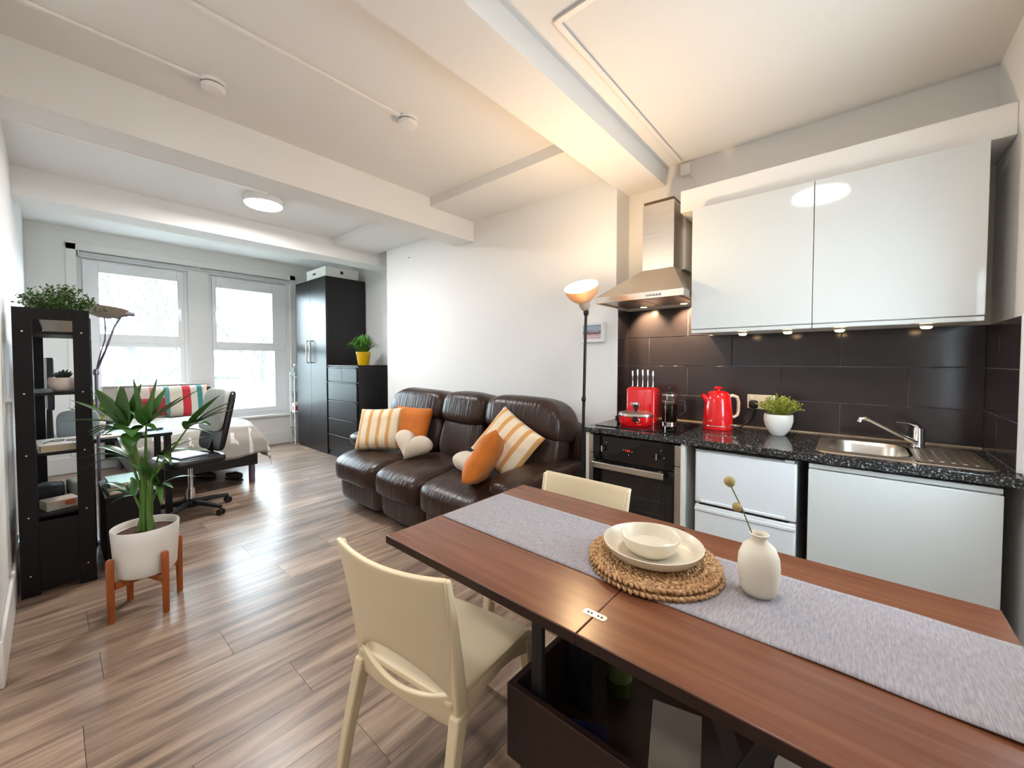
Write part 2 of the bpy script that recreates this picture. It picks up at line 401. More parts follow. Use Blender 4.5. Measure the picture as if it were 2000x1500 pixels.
struct('wall_alcove', MB().box(-7.24, -4.55, 3.2, 3.3, 0, 2.98), M_wall, smooth=0)
WY0, WY1, WZ0, WZ1 = 0.235, 2.605, 0.49, 2.67
mb = MB().box(-7.24, XW, YL, WY0, 0, 2.98).box(-7.24, XW, WY1, 3.2, 0, 2.98).box(-7.24, XW, WY0, WY1, 0, WZ0).box(-7.24, XW, WY0, WY1, WZ1, 2.98)
mb.box(-7.24, XW - 0.01, 1.285, 1.518, WZ0, WZ1)
struct('wall_window', mb, M_wall, smooth=0)
# small nail left in the chimney wall
nail = obj('wall_nail', MB().lathe([(0.004, 0), (0.004, 0.012), (0.001, 0.013)], 10, trm(-4.06, YB, 2.575) @ rotm(90)), M_black, loc=(-4.06, YB - 0.012, 2.575))
tag(nail, 'tiny dark nail in the white wall above the sofa', 'nail')
# baseboards
def skirt(name, x0, x1, y0, y1, h=0.2):
    struct(name, MB().box(x0, x1, y0, y1, 0.0, h), M_trim, bevel=0.007, seg=2)
skirt('baseboard_left', XW, -2.62, YL, YL + 0.016)
skirt('baseboard_window', XW, XW + 0.016, YL + 0.016, 3.2)
skirt('baseboard_chimney', -4.55, -1.41, YB - 0.016, YB, 0.16)
skirt('baseboard_alcove', XW + 0.016, -4.55, 3.184, 3.2)
skirt('baseboard_right', XR - 0.016, XR, -1.6, 2.30)
# ceiling and beams
mb = MB().box(-1.41, 0.6, -1.7, 3.15, 2.785, 3.0).box(-2.72, -1.41, -1.7, 3.3, 2.825, 3.0).box(-5.15, -2.72, YL - 0.1, 3.3, 2.825, 3.0).box(-7.24, -5.15, YL - 0.1, 3.3, 2.93, 3.0)
ceil_o = struct('ceiling', mb, M_ceil, smooth=0)
def cpart(name, *a): return obj(name, MB().box(*a), M_ceil, ceil_o, smooth=0)
cpart('beam', -1.41, -1.11, -1.6, YK, 2.656, 2.83)
cpart('beam', -3.205, -2.955, YL, YB, 2.549, 2.83)
cpart('beam', -5.15, -4.85, YL, 3.2, 2.61, 2.94)
cpart('soffit', -4.85, -1.41, 2.285, YB, 2.746, 2.83)
# boxed pipe above the wall cabinets
struct('trim_1', MB().box(-0.885, XR, 2.70, YK, 2.305, 2.445), M_wall, bevel=0.004)
# cable trunking
M_trunk = mat('white_trunking', (0.82, 0.80, 0.78), 0.4, var=(4, 0.02))
struct('trim_2', MB().box(-2.625, -2.60, YL, 0.56, 2.809, 2.825), M_trunk, bevel=0.003)
struct('trim_3', MB().box(-2.115, -2.09, -1.6, 1.42, 2.809, 2.825), M_trunk, bevel=0.003)
struct('trim_4', MB().box(-3.24, -3.206, YL, 1.05, 2.545, 2.575), M_trunk, bevel=0.003)
mb = MB().box(-1.0, -0.975, 1.42, 2.99, 2.770, 2.785).box(-0.975, 0.4, 1.42, 1.445, 2.770, 2.785)
struct('trim_5', mb, M_trunk, bevel=0.003)

# ---------------------------------------------------------------- splashback tiles
zrows = [(0.905, 1.0965), (1.0965, 1.311), (1.311, 1.525), (1.525, 1.739)]
struct('trim_6', MB().box(-1.395, XR, YK - 0.006, YK, 0.905, 1.525).box(-1.395, -0.79, YK - 0.006, YK, 1.525, 1.739), M_grout, smooth=0)
def tile(parent, x0, x1, y0, y1, z0, z1):
    obj('tile', MB().box(x0, x1, y0, y1, z0, z1), M_tile, parent, bevel=0.0012, seg=1)
g = 0.0022
for r, (z0, z1) in enumerate(zrows):
    start = -1.218 if r in (0, 2) else -0.933
    js = [-1.395] + [j for j in [start + 0.5745 * i for i in range(-1, 4)] if -1.38 < j < XR - 0.03] + [XR - 0.012]
    if r == 3: js = [-1.395, -0.933, -0.795]
    for a, b in zip(js[:-1], js[1:]):
        tile(w_kit, a + g + (0.010 if a == -1.395 else 0), b - g, YK - 0.0135, YK - 0.005, z0 + g, z1 - g)
struct('trim_7', MB().box(XR - 0.006, XR, 2.478, YK - 0.015, 0.905, 1.525), M_grout, smooth=0)
for r, (z0, z1) in enumerate(zrows[:3]):
    js = [2.478, 2.80, YK - 0.015] if r != 1 else [2.478, YK - 0.015]
    for a, b in zip(js[:-1], js[1:]): tile(w_right, XR - 0.0135, XR - 0.005, a + g, b - g, z0 + g, z1 - g)
struct('trim_8', MB().box(XR - 0.016, XR, 2.47, 2.478, 0.905, 1.53), M_upvc, smooth=0)
struct('trim_9', MB().box(-1.395, -1.389, YB + 0.002, YK - 0.015, 0.905, 1.739), M_grout, smooth=0)
for z0, z1 in zrows: tile(w_chim, -1.390, -1.3815, YB + 0.004 + g, YK - 0.0145, z0 + g, z1 - g)
struct('trim_10', MB().box(-1.397, -1.381, YB - 0.002, YB + 0.005, 0.905, 1.739), M_upvc, smooth=0)

# ---------------------------------------------------------------- windows
def window(name, y0, y1, gl):
    r = thing(name, '', 'window', (XW - 0.06, (y0 + y1) / 2, WZ0)); del r['label']; del r['category']; r['kind'] = 'structure'
    xf, xb = XW - 0.045, XW - 0.11
    f = 0.045
    mb = MB().box(xb, xf, y0, y0 + f, WZ0, WZ1).box(xb, xf, y1 - f, y1, WZ0, WZ1).box(xb, xf, y0 + f, y1 - f, WZ0, WZ0 + 0.05).box(xb, xf, y0 + f, y1 - f, WZ1 - 0.09, WZ1)
    obj('frame', mb, M_upvc, r, bevel=0.004)
    ya, yb, za, zb, zc, zd, ua, ub = gl
    # upper sash (opening light, stands proud) and lower fixed light
    x0, x1 = XW - 0.10, XW - 0.02
    s = MB().box(x0, x1, y0 + f, ua, zc - 0.10, WZ1 - 0.09).box(x0, x1, ub, y1 - f, zc - 0.10, WZ1 - 0.09).box(x0, x1, ua, ub, zc - 0.10, zc).box(x0, x1, ua, ub, zd, WZ1 - 0.09)
    up = obj('sash', s, M_upvc, r, bevel=0.006)
    obj('pane', MB().box(XW - 0.064, XW - 0.060, ua - 0.004, ub + 0.004, zc - 0.004, zd + 0.004), M_pane, up, smooth=0)
    x0, x1 = XW - 0.10, XW - 0.035
    s = MB().box(x0, x1, y0 + f, ya, WZ0 + 0.05, zc - 0.101).box(x0, x1, yb, y1 - f, WZ0 + 0.05, zc - 0.101).box(x0, x1, ya, yb, WZ0 + 0.05, za).box(x0, x1, ya, yb, zb, zc - 0.101)
    lo = obj('sash', s, M_upvc, r, bevel=0.005)
    obj('pane', MB().box(XW - 0.064, XW - 0.060, ya - 0.004, yb + 0.004, za - 0.004, zb + 0.004), M_pane, lo, smooth=0)
    hy = (ub + y1 - f) / 2 if name == 'window_1' else (ua + y0 + f) / 2
    obj('handle', MB().box(XW - 0.02, XW + 0.0, hy - 0.012, hy + 0.012, 1.98, 2.06).box(XW - 0.005, XW + 0.012, hy - 0.009, hy + 0.009, 1.90, 2.05), M_upvc, up, bevel=0.004)
    obj('trickle_vent', MB().box(XW - 0.02, XW - 0.008, ua + 0.12, ub - 0.12, WZ1 - 0.135, WZ1 - 0.115), M_upvc, up, bevel=0.003)
window('window_1', WY0, 1.285, (0.42, 1.19, 0.62, 1.525, 1.685, 2.44, 0.42, 1.17))
window('window_2', 1.518, WY1, (1.575, 2.38, 0.616, 1.502, 1.63, 2.42, 1.615, 2.35))
r3 = thing('window_3', '', 'window', (0.56, (RY0 + RY1) / 2, RZ0)); del r3['label']; del r3['category']; r3['kind'] = 'structure'
_f = 0.06; ym = (RY0 + RY1) / 2
obj('frame', MB().box(0.53, 0.59, RY0, RY0 + _f, RZ0, RZ1).box(0.53, 0.59, RY1 - _f, RY1, RZ0, RZ1).box(0.53, 0.59, RY0 + _f, RY1 - _f, RZ0, RZ0 + _f).box(0.53, 0.59, RY0 + _f, RY1 - _f, RZ1 - _f, RZ1).box(0.53, 0.59, ym - .03, ym + .03, RZ0 + _f, RZ1 - _f), M_upvc, r3, bevel=0.004)
for a, b in ((RY0 + _f, ym - .03), (ym + .03, RY1 - _f)): obj('pane', MB().box(0.557, 0.561, a - .002, b + .002, RZ0 + _f - .002, RZ1 - _f + .002), M_pane, r3, smooth=0)
struct('trim_11', MB().box(XW - 0.03, XW + 0.05, WY0 - 0.05, WY1 + 0.05, WZ0 - 0.035, WZ0), M_trim, bevel=0.006)     # sill
struct('trim_12', MB().box(XW, XW + 0.02, WY1, WY1 + 0.09, 0.2, 2.75).box(XW, XW + 0.02, WY0 - 0.09, WY0, 0.2, 2.75).box(XW, XW + 0.02, WY0 - 0.09, WY1 + 0.09, WZ1, 2.76), M_trim, bevel=0.006)
# roller blinds rolled up at the window heads
M_blind = mat('grey_roller_fabric', (0.55, 0.57, 0.57), 0.8, var=(8, 0.1))
for (a, b, lab) in ((WY0 + 0.012, 1.392, 'rolled grey roller blind over the window nearer the bookcase'), (1.414, WY1 - 0.012, 'rolled grey roller blind over the window nearer the wardrobe')):
    t = thing('roller_blind', lab, 'blind', (XW - 0.005, (a + b) / 2, WZ1 - 0.045), group='roller blinds')
    obj('roll', MB().lathe([(0.024, a + 0.012), (0.024, b - 0.012)], 20, trm(XW - 0.002, 0, WZ1 - 0.03) @ rotm(-90)), M_blind, t)
    for y in (a, b - 0.01): obj('bracket', MB().box(XW - 0.03, XW + 0.022, y, y + 0.01, WZ1 - 0.06, WZ1 - 0.001), M_upvc, t, bevel=0.003)
    obj('bottom_bar', MB().box(XW - 0.008, XW + 0.008, a + 0.014, b - 0.014, WZ1 - 0.068, WZ1 - 0.054), M_upvc, t, bevel=0.003)

# ---------------------------------------------------------------- outside
M_bark = mat('dark_bark', (0.022, 0.023, 0.026), 0.9, var=(6, 0.3))
M_grass = mat('winter_grass', (0.30, 0.33, 0.29), 0.95, var=(0.4, 0.3))
gnd = struct('ground', MB().box(-120, -7.4, -70, 90, -4.2, -4.0), M_grass, smooth=0)
M_hill = mat('wooded_hillside', (0.062, 0.075, 0.073), 0.95, var=(0.3, 0.25, 6))
def hill(u, v):
    y = -80 + 180 * u; h = (math.sin(u * 7) * 0.5 + math.sin(u * 17 + 1) * 0.25) * 1.2 + 3.2
    return (-70 - 40 * v, y, -4 + (h + 4) * math.sin(v * PI / 2))
struct('trim_13', MB().grid(hill, 40, 8), M_hill)
bpy.data.objects['trim_13'].name = 'hill'
def tree(x, y, h, lab, seed, lean=0.0):
    rnd = random.Random(seed); t = thing('bare_tree', lab, 'tree', (x, y, -4), group='bare trees outside the window')
    tr = MB(); br = MB()
    def grow(p, d, l, r, lev):
        mb = tr if lev < 1 else br
        q = p + d * l
        mid = p + d * l * 0.5 + Vector((rnd.uniform(-1, 1), rnd.uniform(-1, 1), rnd.uniform(-.3, .6))) * l * 0.06
        mb.tube([p, mid, q], [r, r * 0.85, r * 0.68], 6 if lev < 2 else 4)
        if lev >= 5: return
        for i in range(3 if lev < 4 else 2):
            a = rnd.uniform(0, 2 * PI); tilt = rnd.uniform(0.25, 0.75)
            ax = Vector((math.cos(a), math.sin(a), 0)); nd = (d * math.cos(tilt) + ax * math.sin(tilt) + Vector((0, 0, 0.12))).normalized()
            grow(q if i else p + d * l * rnd.uniform(0.7, 1), nd, l * rnd.uniform(0.6, 0.82), r * 0.62, lev + 1)
    grow(Vector((x, y, -4)), Vector((0, lean, 1)).normalized(), h * 0.3, h * 0.013, 0)
    obj('trunk', tr, M_bark, t); obj('branches', br, M_bark, t, kind='stuff')
tree(-20, 3.4, 11, 'bare branching tree at the right of the window nearer the bookcase', 4, -0.12)
tree(-24, 7.6, 10, 'thin bare tree seen in the window nearer the wardrobe', 9)
tree(-34, 3.2, 11, 'distant bare tree behind the utility pole', 15, 0.05)
# utility pole
t = thing('utility_pole', 'slim utility pole standing beyond the left window', 'pole', (-30, 3.0, -4))
obj('pole', MB().lathe([(0.16, -4), (0.12, 4.0)], 12, trm(-30, 3.0, 0)), mat('weathered_pole', (0.03, 0.026, 0.03), 0.8, var=(4, .3)), t)
obj('crossarm', MB().box(-30.06, -29.94, 2.3, 3.7, 3.5, 3.65), M_bark, t)
# neighbour's low roof, hedge, evergreen bush
M_roof = mat('stone_roof', (0.24, 0.215, 0.205), 0.95, var=(1.6, 0.3, 8), bump=(3, 0.6, 0.05))
rf = thing('neighbour_roof', 'pale stone-tiled roof just outside the window nearer the wardrobe', 'roof', (-16, 10, -4))
mb = MB().prism([(-9.5, -4.0), (-26, -4.0), (-26, 0.35), (-9.5, -0.75)], 2.6, 22, Matrix(((1, 0, 0, 0), (0, 0, 1, 0), (0, 1, 0, 0), (0, 0, 0, 1))))
obj('roof_slope', mb, M_roof, rf, smooth=0)
rows = MB()
for i in range(22):
    xx = -9.6 - i * 0.75; zz = -0.75 + (-9.5 - xx) / 16.5 * 1.10
    rows.box(xx - 0.7, xx, 2.6, 22, zz + 0.005, zz + 0.045)
obj('tile_courses', rows, M_roof, rf, smooth=0, kind='stuff')
def leafmass(c, size, n, ls, seed, mb=None):
    rnd = random.Random(seed); mb = mb or MB()
    for i in range(n):
        while True:
            p = Vector((rnd.uniform(-1, 1), rnd.uniform(-1, 1), rnd.uniform(-1, 1)))
            if p.length < 1: break
        p = p.normalized() * (p.length ** 0.5)
        q = Vector((p.x * size[0], p.y * size[1], p.z * size[2])) + Vector(c)
        u = Vector((rnd.uniform(-1, 1), rnd.uniform(-1, 1), rnd.uniform(-1, 1))).normalized(); v = u.orthogonal().normalized()
        s = ls * rnd.uniform(0.6, 1.3)
        mb.add([q - u * s, q + v * s * 0.5, q + u * s, q - v * s * 0.5], [(0, 1, 2, 3)])
    return mb
M_hedge = mat('hedge_green', (0.015, 0.055, 0.028), 0.9, var=(3, 0.4))
h = obj('hedge', leafmass((-29.5, 6.9, -0.6), (0.7, 2.4, 1.0), 5000, 0.10, 3), M_hedge, loc=(-29.5, 6.9, -1.6), kind='stuff')
tag(h, 'clipped green hedge behind the pale roof', 'hedge', kind='stuff')
t = thing('evergreen_bush', 'pale evergreen bush at the right edge of the garden view', 'bush', (-28, 10.4, -4))
obj('foliage', leafmass((-28, 10.4, -0.6), (1.3, 1.3, 2.4), 3500, 0.16, 8), mat('grey_green_leaf', (0.03, 0.055, 0.04), 0.9, var=(2, .3)), t, kind='stuff')
obj('stem', MB().lathe([(0.1, -4), (0.07, -1.5)], 8, trm(-28, 10.4, 0)), M_bark, t)
# far houses
M_render = mat('house_render', (0.12, 0.12, 0.118), 0.9, var=(2, .08)); M_slate = mat('house_slate', (0.035, 0.04, 0.06), 0.8, var=(2, .2)); M_hw = mat('house_window_dark', (0.01, 0.012, 0.03), 0.3, var=(3, .2))
def house(x, y, w, hgt, d, lab, nwin):
    t = thing('terraced_house', lab, 'house', (x, y, -4), group='far houses')
    obj('wall', MB().box(x - d, x, y - w / 2, y + w / 2, -4, hgt), M_render, t, smooth=0)
    obj('roof', MB().prism([(-w / 2 - .2, 0), (w / 2 + .2, 0), (w / 2 - .6, 0.75), (-w / 2 + .6, 0.75)], -d - .2, 0.2, trm(x, y, hgt) @ Matrix(((0, 0, 1, 0), (1, 0, 0, 0), (0, 1, 0, 0), (0, 0, 0, 1)))), M_slate, t, smooth=0)
    for i in range(nwin):
        yy = y - w / 2 + w * (i + 0.5) / nwin
        wn = obj('window', MB().box(x, x + 0.06, yy - .45, yy + .45, hgt - 1.3, hgt - 0.55), M_upvc, t, smooth=0)
        obj('pane', MB().box(x + 0.05, x + 0.08, yy - .36, yy + .36, hgt - 1.22, hgt - 0.63), M_hw, wn, smooth=0)
house(-52, 6.3, 5.6, 0.25, 6, 'pale house with slate roof right of the utility pole', 4)
house(-44, 1.6, 3.0, 0.0, 6, 'pale house with slate roof left of the utility pole', 2)
house(-60, 14.0, 8, 1.0, 6, 'far white house beyond the hedge', 5)
# ================================================================ KITCHEN
CT = 0.905
# worktop with a cut-out for the sink bowl
mb = MB().box(-1.39, -0.112, 2.355, YK - 0.014, 0.867, CT).box(0.222, XR - 0.002, 2.355, 2.475, 0.867, CT)
mb = MB()
hx0, hx1, hy0, hy1 = -0.105, 0.205, 2.49, 2.88
for b in ((-1.388, hx0, 2.355, YK - 0.0145), (hx1, XR - 0.0145, 2.355, YK - 0.0145), (hx0, hx1, 2.355, hy0), (hx0, hx1, hy1, YK - 0.0145)): mb.box(*b, 0.867, CT)
wt = obj('worktop', mb, M_granite, loc=(-0.44, 2.7, 0.867), bevel=0.004)
tag(wt, 'speckled black laminate worktop running along the kitchen wall', 'worktop')
bead = obj('worktop_bead', MB().box(-1.388, XR - 0.016, YK - 0.024, YK - 0.0142, CT, CT + 0.007), mat('aged_sealant', (0.42, 0.33, 0.24), 0.6, var=(9, .4)), wt)
# side panel beside the oven housing
pn = obj('end_panel', MB().box(-1.384, -1.362, 2.375, YK - 0.02, 0, 0.866), M_white_mel, loc=(-1.37, 2.7, 0), bevel=0.001)
tag(pn, 'white end panel supporting the worktop beside the floor lamp', 'panel')
# oven housing + oven
hs = thing('oven_housing', 'white base cabinet built around the black oven', 'cabinet', (-1.055, 2.7, 0))
obj('side_panel', MB().box(-1.361, -1.353, 2.375, YK - 0.02, 0.0, 0.866), M_white_mel, hs)
obj('side_panel', MB().box(-0.757, -0.737, 2.365, YK - 0.02, 0.0, 0.866), M_white_mel, hs, bevel=0.001)
obj('plinth', MB().box(-1.353, -0.757, 2.43, 2.446, 0.0, 0.10), M_white_mel, hs)
ov = thing('built_in_oven', 'black and steel built-in oven under the worktop', 'oven', (-1.055, 2.36, 0.11))
obj('body', MB().box(-1.345, -0.765, 2.385, 2.9, 0.11, 0.855), M_black, ov)
for x0, x1 in ((-1.352, -1.322), (-0.790, -0.758)):
    obj('steel_strip', MB().box(x0, x1, 2.362, 2.384, 0.735, 0.853), M_steel, ov, bevel=0.001)
    obj('steel_strip', MB().box(x0, x1, 2.362, 2.384, 0.115, 0.729), M_steel, ov, bevel=0.001)
cp = obj('control_panel', MB().box(-1.321, -0.791, 2.360, 2.384, 0.700, 0.853), M_blackgloss, ov, bevel=0.001)
for x in (-1.245, -0.888):
    kb = obj('knob', MB().lathe([(0.021, 0), (0.019, 0.016), (0.017, 0.02)], 24, trm(x, 2.36, 0.775) @ rotm(90)), M_blackgloss, cp)
    obj('knob_marker', MB().box(x - 0.0035, x + 0.0035, 2.337, 2.341, 0.756, 0.794), M_chrome, kb)
# red clock digits in the display
dg = MB()
def seg7(x, z, segs, w=0.007, h=0.013):
    t = 0.0016
    S = {'a': (0, w, h - t, h), 'd': (0, w, 0, t), 'g': (0, w, h / 2 - t / 2, h / 2 + t / 2), 'f': (0, t, h / 2, h), 'e': (0, t, 0, h / 2), 'b': (w - t, w, h / 2, h), 'c': (w - t, w, 0, h / 2)}
    for s_ in segs:
        a, b, c, d = S[s_]; dg.box(x + a, x + b, 2.3588, 2.3602, z + c, z + d)
xx = -1.092
for s_ in ('fed', 'abgedfc', 'gedcb'): seg7(xx, 0.775, s_); xx += 0.0115
obj('clock_digits', dg, M_red_led, cp, smooth=0)
for x, z in ((-1.105, 0.783), (-1.048, 0.776), (-1.07, 0.755), (-1.225, 0.815), (-0.868, 0.812), (-0.85, 0.77)):
    obj('panel_mark', MB().box(x - 0.003, x + 0.003, 2.3585, 2.3602, z - 0.003, z + 0.003), mat('grey_print', (0.35, 0.36, 0.38), 0.5, var=(5, .1)), cp)
dr = obj('oven_door', MB().box(-1.321, -0.791, 2.360, 2.384, 0.12, 0.694), M_blackgloss, ov, bevel=0.002)
obj('door_window', MB().box(-1.265, -0.845, 2.357, 2.361, 0.20, 0.615), mat('smoked_glass', (0.012, 0.012, 0.012), 0.05, spec=.6, var=(3, .2)), dr, bevel=0.001)
for z in (0.30, 0.42, 0.50): obj('rack_line', MB().box(-1.262, -0.848, 2.3560, 2.3575, z, z + 0.004), mat('dim_rack', (0.035, 0.035, 0.033), 0.4, var=(5, .1)), dr)
hd = obj('door_handle', MB().box(-1.305, -0.838, 2.310, 2.333, 0.650, 0.688), M_steel, dr, bevel=0.003)
for x in (-1.27, -0.875): obj('handle_mount', MB().box(x - 0.01, x + 0.01, 2.333, 2.360, 0.655, 0.683), M_steel, hd)
# fridge freezer
fr = thing('fridge', 'white undercounter fridge freezer between oven and sink cabinet', 'fridge', (-0.445, 2.6, 0))
obj('body', MB().box(-0.680, -0.212, 2.435, 2.97, 0.02, 0.845), M_white_enam, fr, bevel=0.006)
d1 = obj('door', MB().box(-0.682, -0.210, 2.380, 2.430, 0.546, 0.838), M_white_enam, fr, bevel=0.010, seg=3)
d2 = obj('door', MB().box(-0.682, -0.210, 2.380, 2.430, 0.06, 0.537), M_white_enam, fr, bevel=0.010, seg=3)
obj('grip', MB().box(-0.655, -0.255, 2.373, 2.384, 0.550, 0.566), M_white_enam, d1, bevel=0.004)
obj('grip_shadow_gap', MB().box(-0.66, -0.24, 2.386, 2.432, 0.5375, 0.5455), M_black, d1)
obj('grip', MB().box(-0.682, -0.210, 2.375, 2.384, 0.500, 0.520), M_white_enam, d2, bevel=0.004)
obj('hinge_cap', MB().box(-0.262, -0.222, 2.385, 2.43, 0.838, 0.852), M_white_enam, fr, bevel=0.003)
obj('top_trim', MB().box(-0.682, -0.262, 2.385, 2.43, 0.839, 0.846), mat('grey_strip', (0.45, 0.45, 0.45), 0.5, var=(5, .1)), fr)
# sink cabinet
sc = thing('sink_cabinet', 'white handleless base cabinet below the sink', 'cabinet', (0.135, 2.7, 0))
obj('body', MB().box(-0.160, 0.432, 2.40, 2.46, 0.1, 0.85).box(-0.160, -0.142, 2.46, 3.0, 0.1, 0.85).box(0.414, 0.432, 2.46, 3.0, 0.1, 0.85).box(-0.142, 0.414, 2.46, 3.0, 0.1, 0.118), M_white_mel, sc)
obj('door', MB().box(-0.164, 0.437, 2.366, 2.386, 0.11, 0.828), M_white_gloss, sc, bevel=0.002)
obj('grip_rail', MB().box(-0.164, 0.437, 2.380, 2.399, 0.832, 0.853), M_white_gloss, sc, bevel=0.002)
obj('plinth', MB().box(-0.160, 0.432, 2.43, 2.446, 0.0, 0.10), M_white_mel, sc)
# wall cabinets
for x0, x1, lab in ((-0.789, -0.1835, 'white gloss wall cabinet next to the cooker hood'), (-0.1805, 0.415, 'white gloss wall cabinet nearest the right wall')):
    t = thing('wall_cabinet', lab, 'cabinet', ((x0 + x1) / 2, 2.85, 1.523), group='wall cabinets')
    obj('body', MB().box(x0 + 0.001, x1 - 0.001, 2.651, YK - 0.014, 1.527, 2.282), M_white_mel, t)
    obj('door', MB().box(x0, x1, 2.630, 2.650, 1.543, 2.287), M_white_gloss, t, bevel=0.0018)
    obj('grip_rail', MB().box(x0, x1, 2.636, 2.6505, 1.518, 1.539), M_white_gloss, t, bevel=0.002)
# spot lights under the cabinets
for i, (x, lab) in enumerate(((-0.535, 'round under-cabinet spotlight nearest the cooker hood'), (-0.305, 'round under-cabinet spotlight second from the cooker hood'), (-0.072, 'round under-cabinet spotlight third from the cooker hood'), (0.255, 'round under-cabinet spotlight nearest the right wall'))):
    t = thing('under_cabinet_spotlight', lab, 'spotlight', (x, 2.80, 1.515), group='under-cabinet spotlights')
    obj('ring', MB().lathe([(0.028, 1.5265), (0.032, 1.523), (0.032, 1.514), (0.024, 1.512), (0.022, 1.517)], 24, trm(x, 2.80, 0), caps=False), M_chrome, t)
    obj('lens', MB().lathe([(0.022, 1.5135), (0.021, 1.508), (0.015, 1.503), (0.001, 1.501)], 20, trm(x, 2.80, 0)), M_spot_warm, t)
    ld = bpy.data.lights.new('spot_light', 'SPOT'); ld.energy = SPOT_W; ld.color = (1, 0.66, 0.33); ld.spot_size = R(100); ld.spot_blend = 0.7; ld.shadow_soft_size = 0.02
    lo = bpy.data.objects.new('spot_light', ld); lo.location = (0, 0, -0.018); lo.parent = t; COL.objects.link(lo)
# cooker hood
hd = thing('cooker_hood', 'stainless steel chimney cooker hood above the oven', 'cooker hood', (-1.095, 2.78, 1.744))
X0, X1, Y0, Y1 = -1.393, -0.795, 2.50, YK - 0.016
cx0, cx1, cy0, cy1 = -1.138, -0.926, 2.705, 2.88
def rect(x0, x1, y0, y1, z): return [Vector((x0, y0, z)), Vector((x1, y0, z)), Vector((x1, y1, z)), Vector((x0, y1, z))]
obj('canopy', MB().loft([rect(X0, X1, Y0, Y1, 1.784), rect(cx0 - .004, cx1 + .004, cy0 - .004, cy1 + .1, 1.968)]), M_steel, hd, smooth=0, bevel=0.002)
mb = MB().box(X0, X1, Y0, Y0 + 0.012, 1.744, 1.7845).box(X0, X1, Y1 - 0.012, Y1, 1.744, 1.7845).box(X0, X0 + 0.012, Y0 + .012, Y1 - .012, 1.744, 1.7845).box(X1 - 0.012, X1, Y0 + .012, Y1 - .012, 1.744, 1.7845)
obj('front_band', mb, M_steel, hd, smooth=0)
obj('chimney', MB().box(cx0, cx1, cy0, cy1, 1.966, 2.412), M_steel, hd, bevel=0.001)
obj('chimney_top_slot', MB().box(cx0 + .006, cx1 - .006, cy0 + .004, cy1 - .004, 2.410, 2.432), mat('slot_brown', (0.10, 0.055, 0.03), 0.5, var=(4, .2)), hd)
for x0, x1 in ((X0 + 0.05, -1.10), (-1.092, X1 - 0.05)):
    obj('grease_filter', MB().box(x0, x1, 2.56, Y1 - 0.12, 1.750, 1.758), M_steel, hd, bevel=0.002)
obj('underside', MB().box(X0 + 0.012, X1 - 0.012, Y0 + 0.012, Y1 - 0.012, 1.757, 1.765), M_steel, hd)
obj('control_slot', MB().box(-1.03, -0.93, Y0 - 0.0012, Y0 + 0.001, 1.757, 1.771), mat('slot_grey', (0.30, 0.28, 0.26), 0.4, metal=.6, var=(5, .1)), hd)
for x in (-1.016, -0.999, -0.982, -0.965, -0.945):
    obj('button', MB().lathe([(0.006, 0), (0.006, 0.006), (0.004, 0.007)], 14, trm(x, Y0 - 0.001, 1.764) @ rotm(90)), M_chrome, hd)
for x in (-1.215, -0.925):
    lp = obj('hood_lamp', MB().lathe([(0.026, 1.757), (0.030, 1.7475), (0.024, 1.7465)], 20, trm(x, 2.92, 0)), M_chrome, hd)
    obj('bulb_lens', MB().lathe([(0.023, 1.7464), (0.001, 1.7455)], 20, trm(x, 2.92, 0)), M_spot_warm, lp)
    ld = bpy.data.lights.new('hood_light', 'SPOT'); ld.energy = 46.0; ld.color = (1, 0.68, 0.36); ld.spot_size = R(96); ld.spot_blend = 0.6; ld.shadow_soft_size = 0.02
    lo = bpy.data.objects.new('hood_light', ld); lo.location = (x + 1.095, 2.92 - 2.78, -0.004); lo.rotation_euler = (R(38), 0, 0); lo.parent = hd; COL.objects.link(lo)
struct('trim_14', MB().box(cx0 + 0.03, cx1 + 0.02, cy1 + 0.002, YK, 1.98, 2.40), M_wall, smooth=0)
# junction box and loose cable in the corner by the beam
jb = thing('junction_box', 'small white junction box with loose cable high in the kitchen corner', 'junction box', (-0.96, YK - 0.02, 2.72))
obj('box', MB().box(-0.995, -0.925, YK - 0.035, YK, 2.685, 2.765), M_trunk, jb, bevel=0.005)
obj('cable', MB().tube([(-0.93, YK - 0.012, 2.69), (-0.905, YK - 0.012, 2.66), (-0.89, YK - 0.012, 2.62), (-0.885, YK - 0.008, 2.55), (-0.887, YK - 0.008, 2.44)], 0.004, 6), M_trunk, jb)
# hob
hb = thing('ceramic_hob', 'flat black ceramic hob set in the worktop under the cooker hood', 'hob', (-1.075, 2.68, CT))
obj('glass', MB().box(-1.345, -0.80, 2.43, 2.93, CT + 0.0003, CT + 0.006), M_blackgloss, hb, bevel=0.002)
for (x, y, r) in ((-1.22, 2.56, .09), (-0.94, 2.56, .075), (-1.22, 2.80, .075), (-0.94, 2.80, .09)):
    obj('heat_ring', MB().lathe([(r, CT + 0.0062), (r - .003, CT + 0.0066), (r - .006, CT + .0062)], 40, trm(x, y, 0), caps=False), mat('ring_print', (0.05, 0.05, 0.055), 0.3, var=(5, .1)), hb)
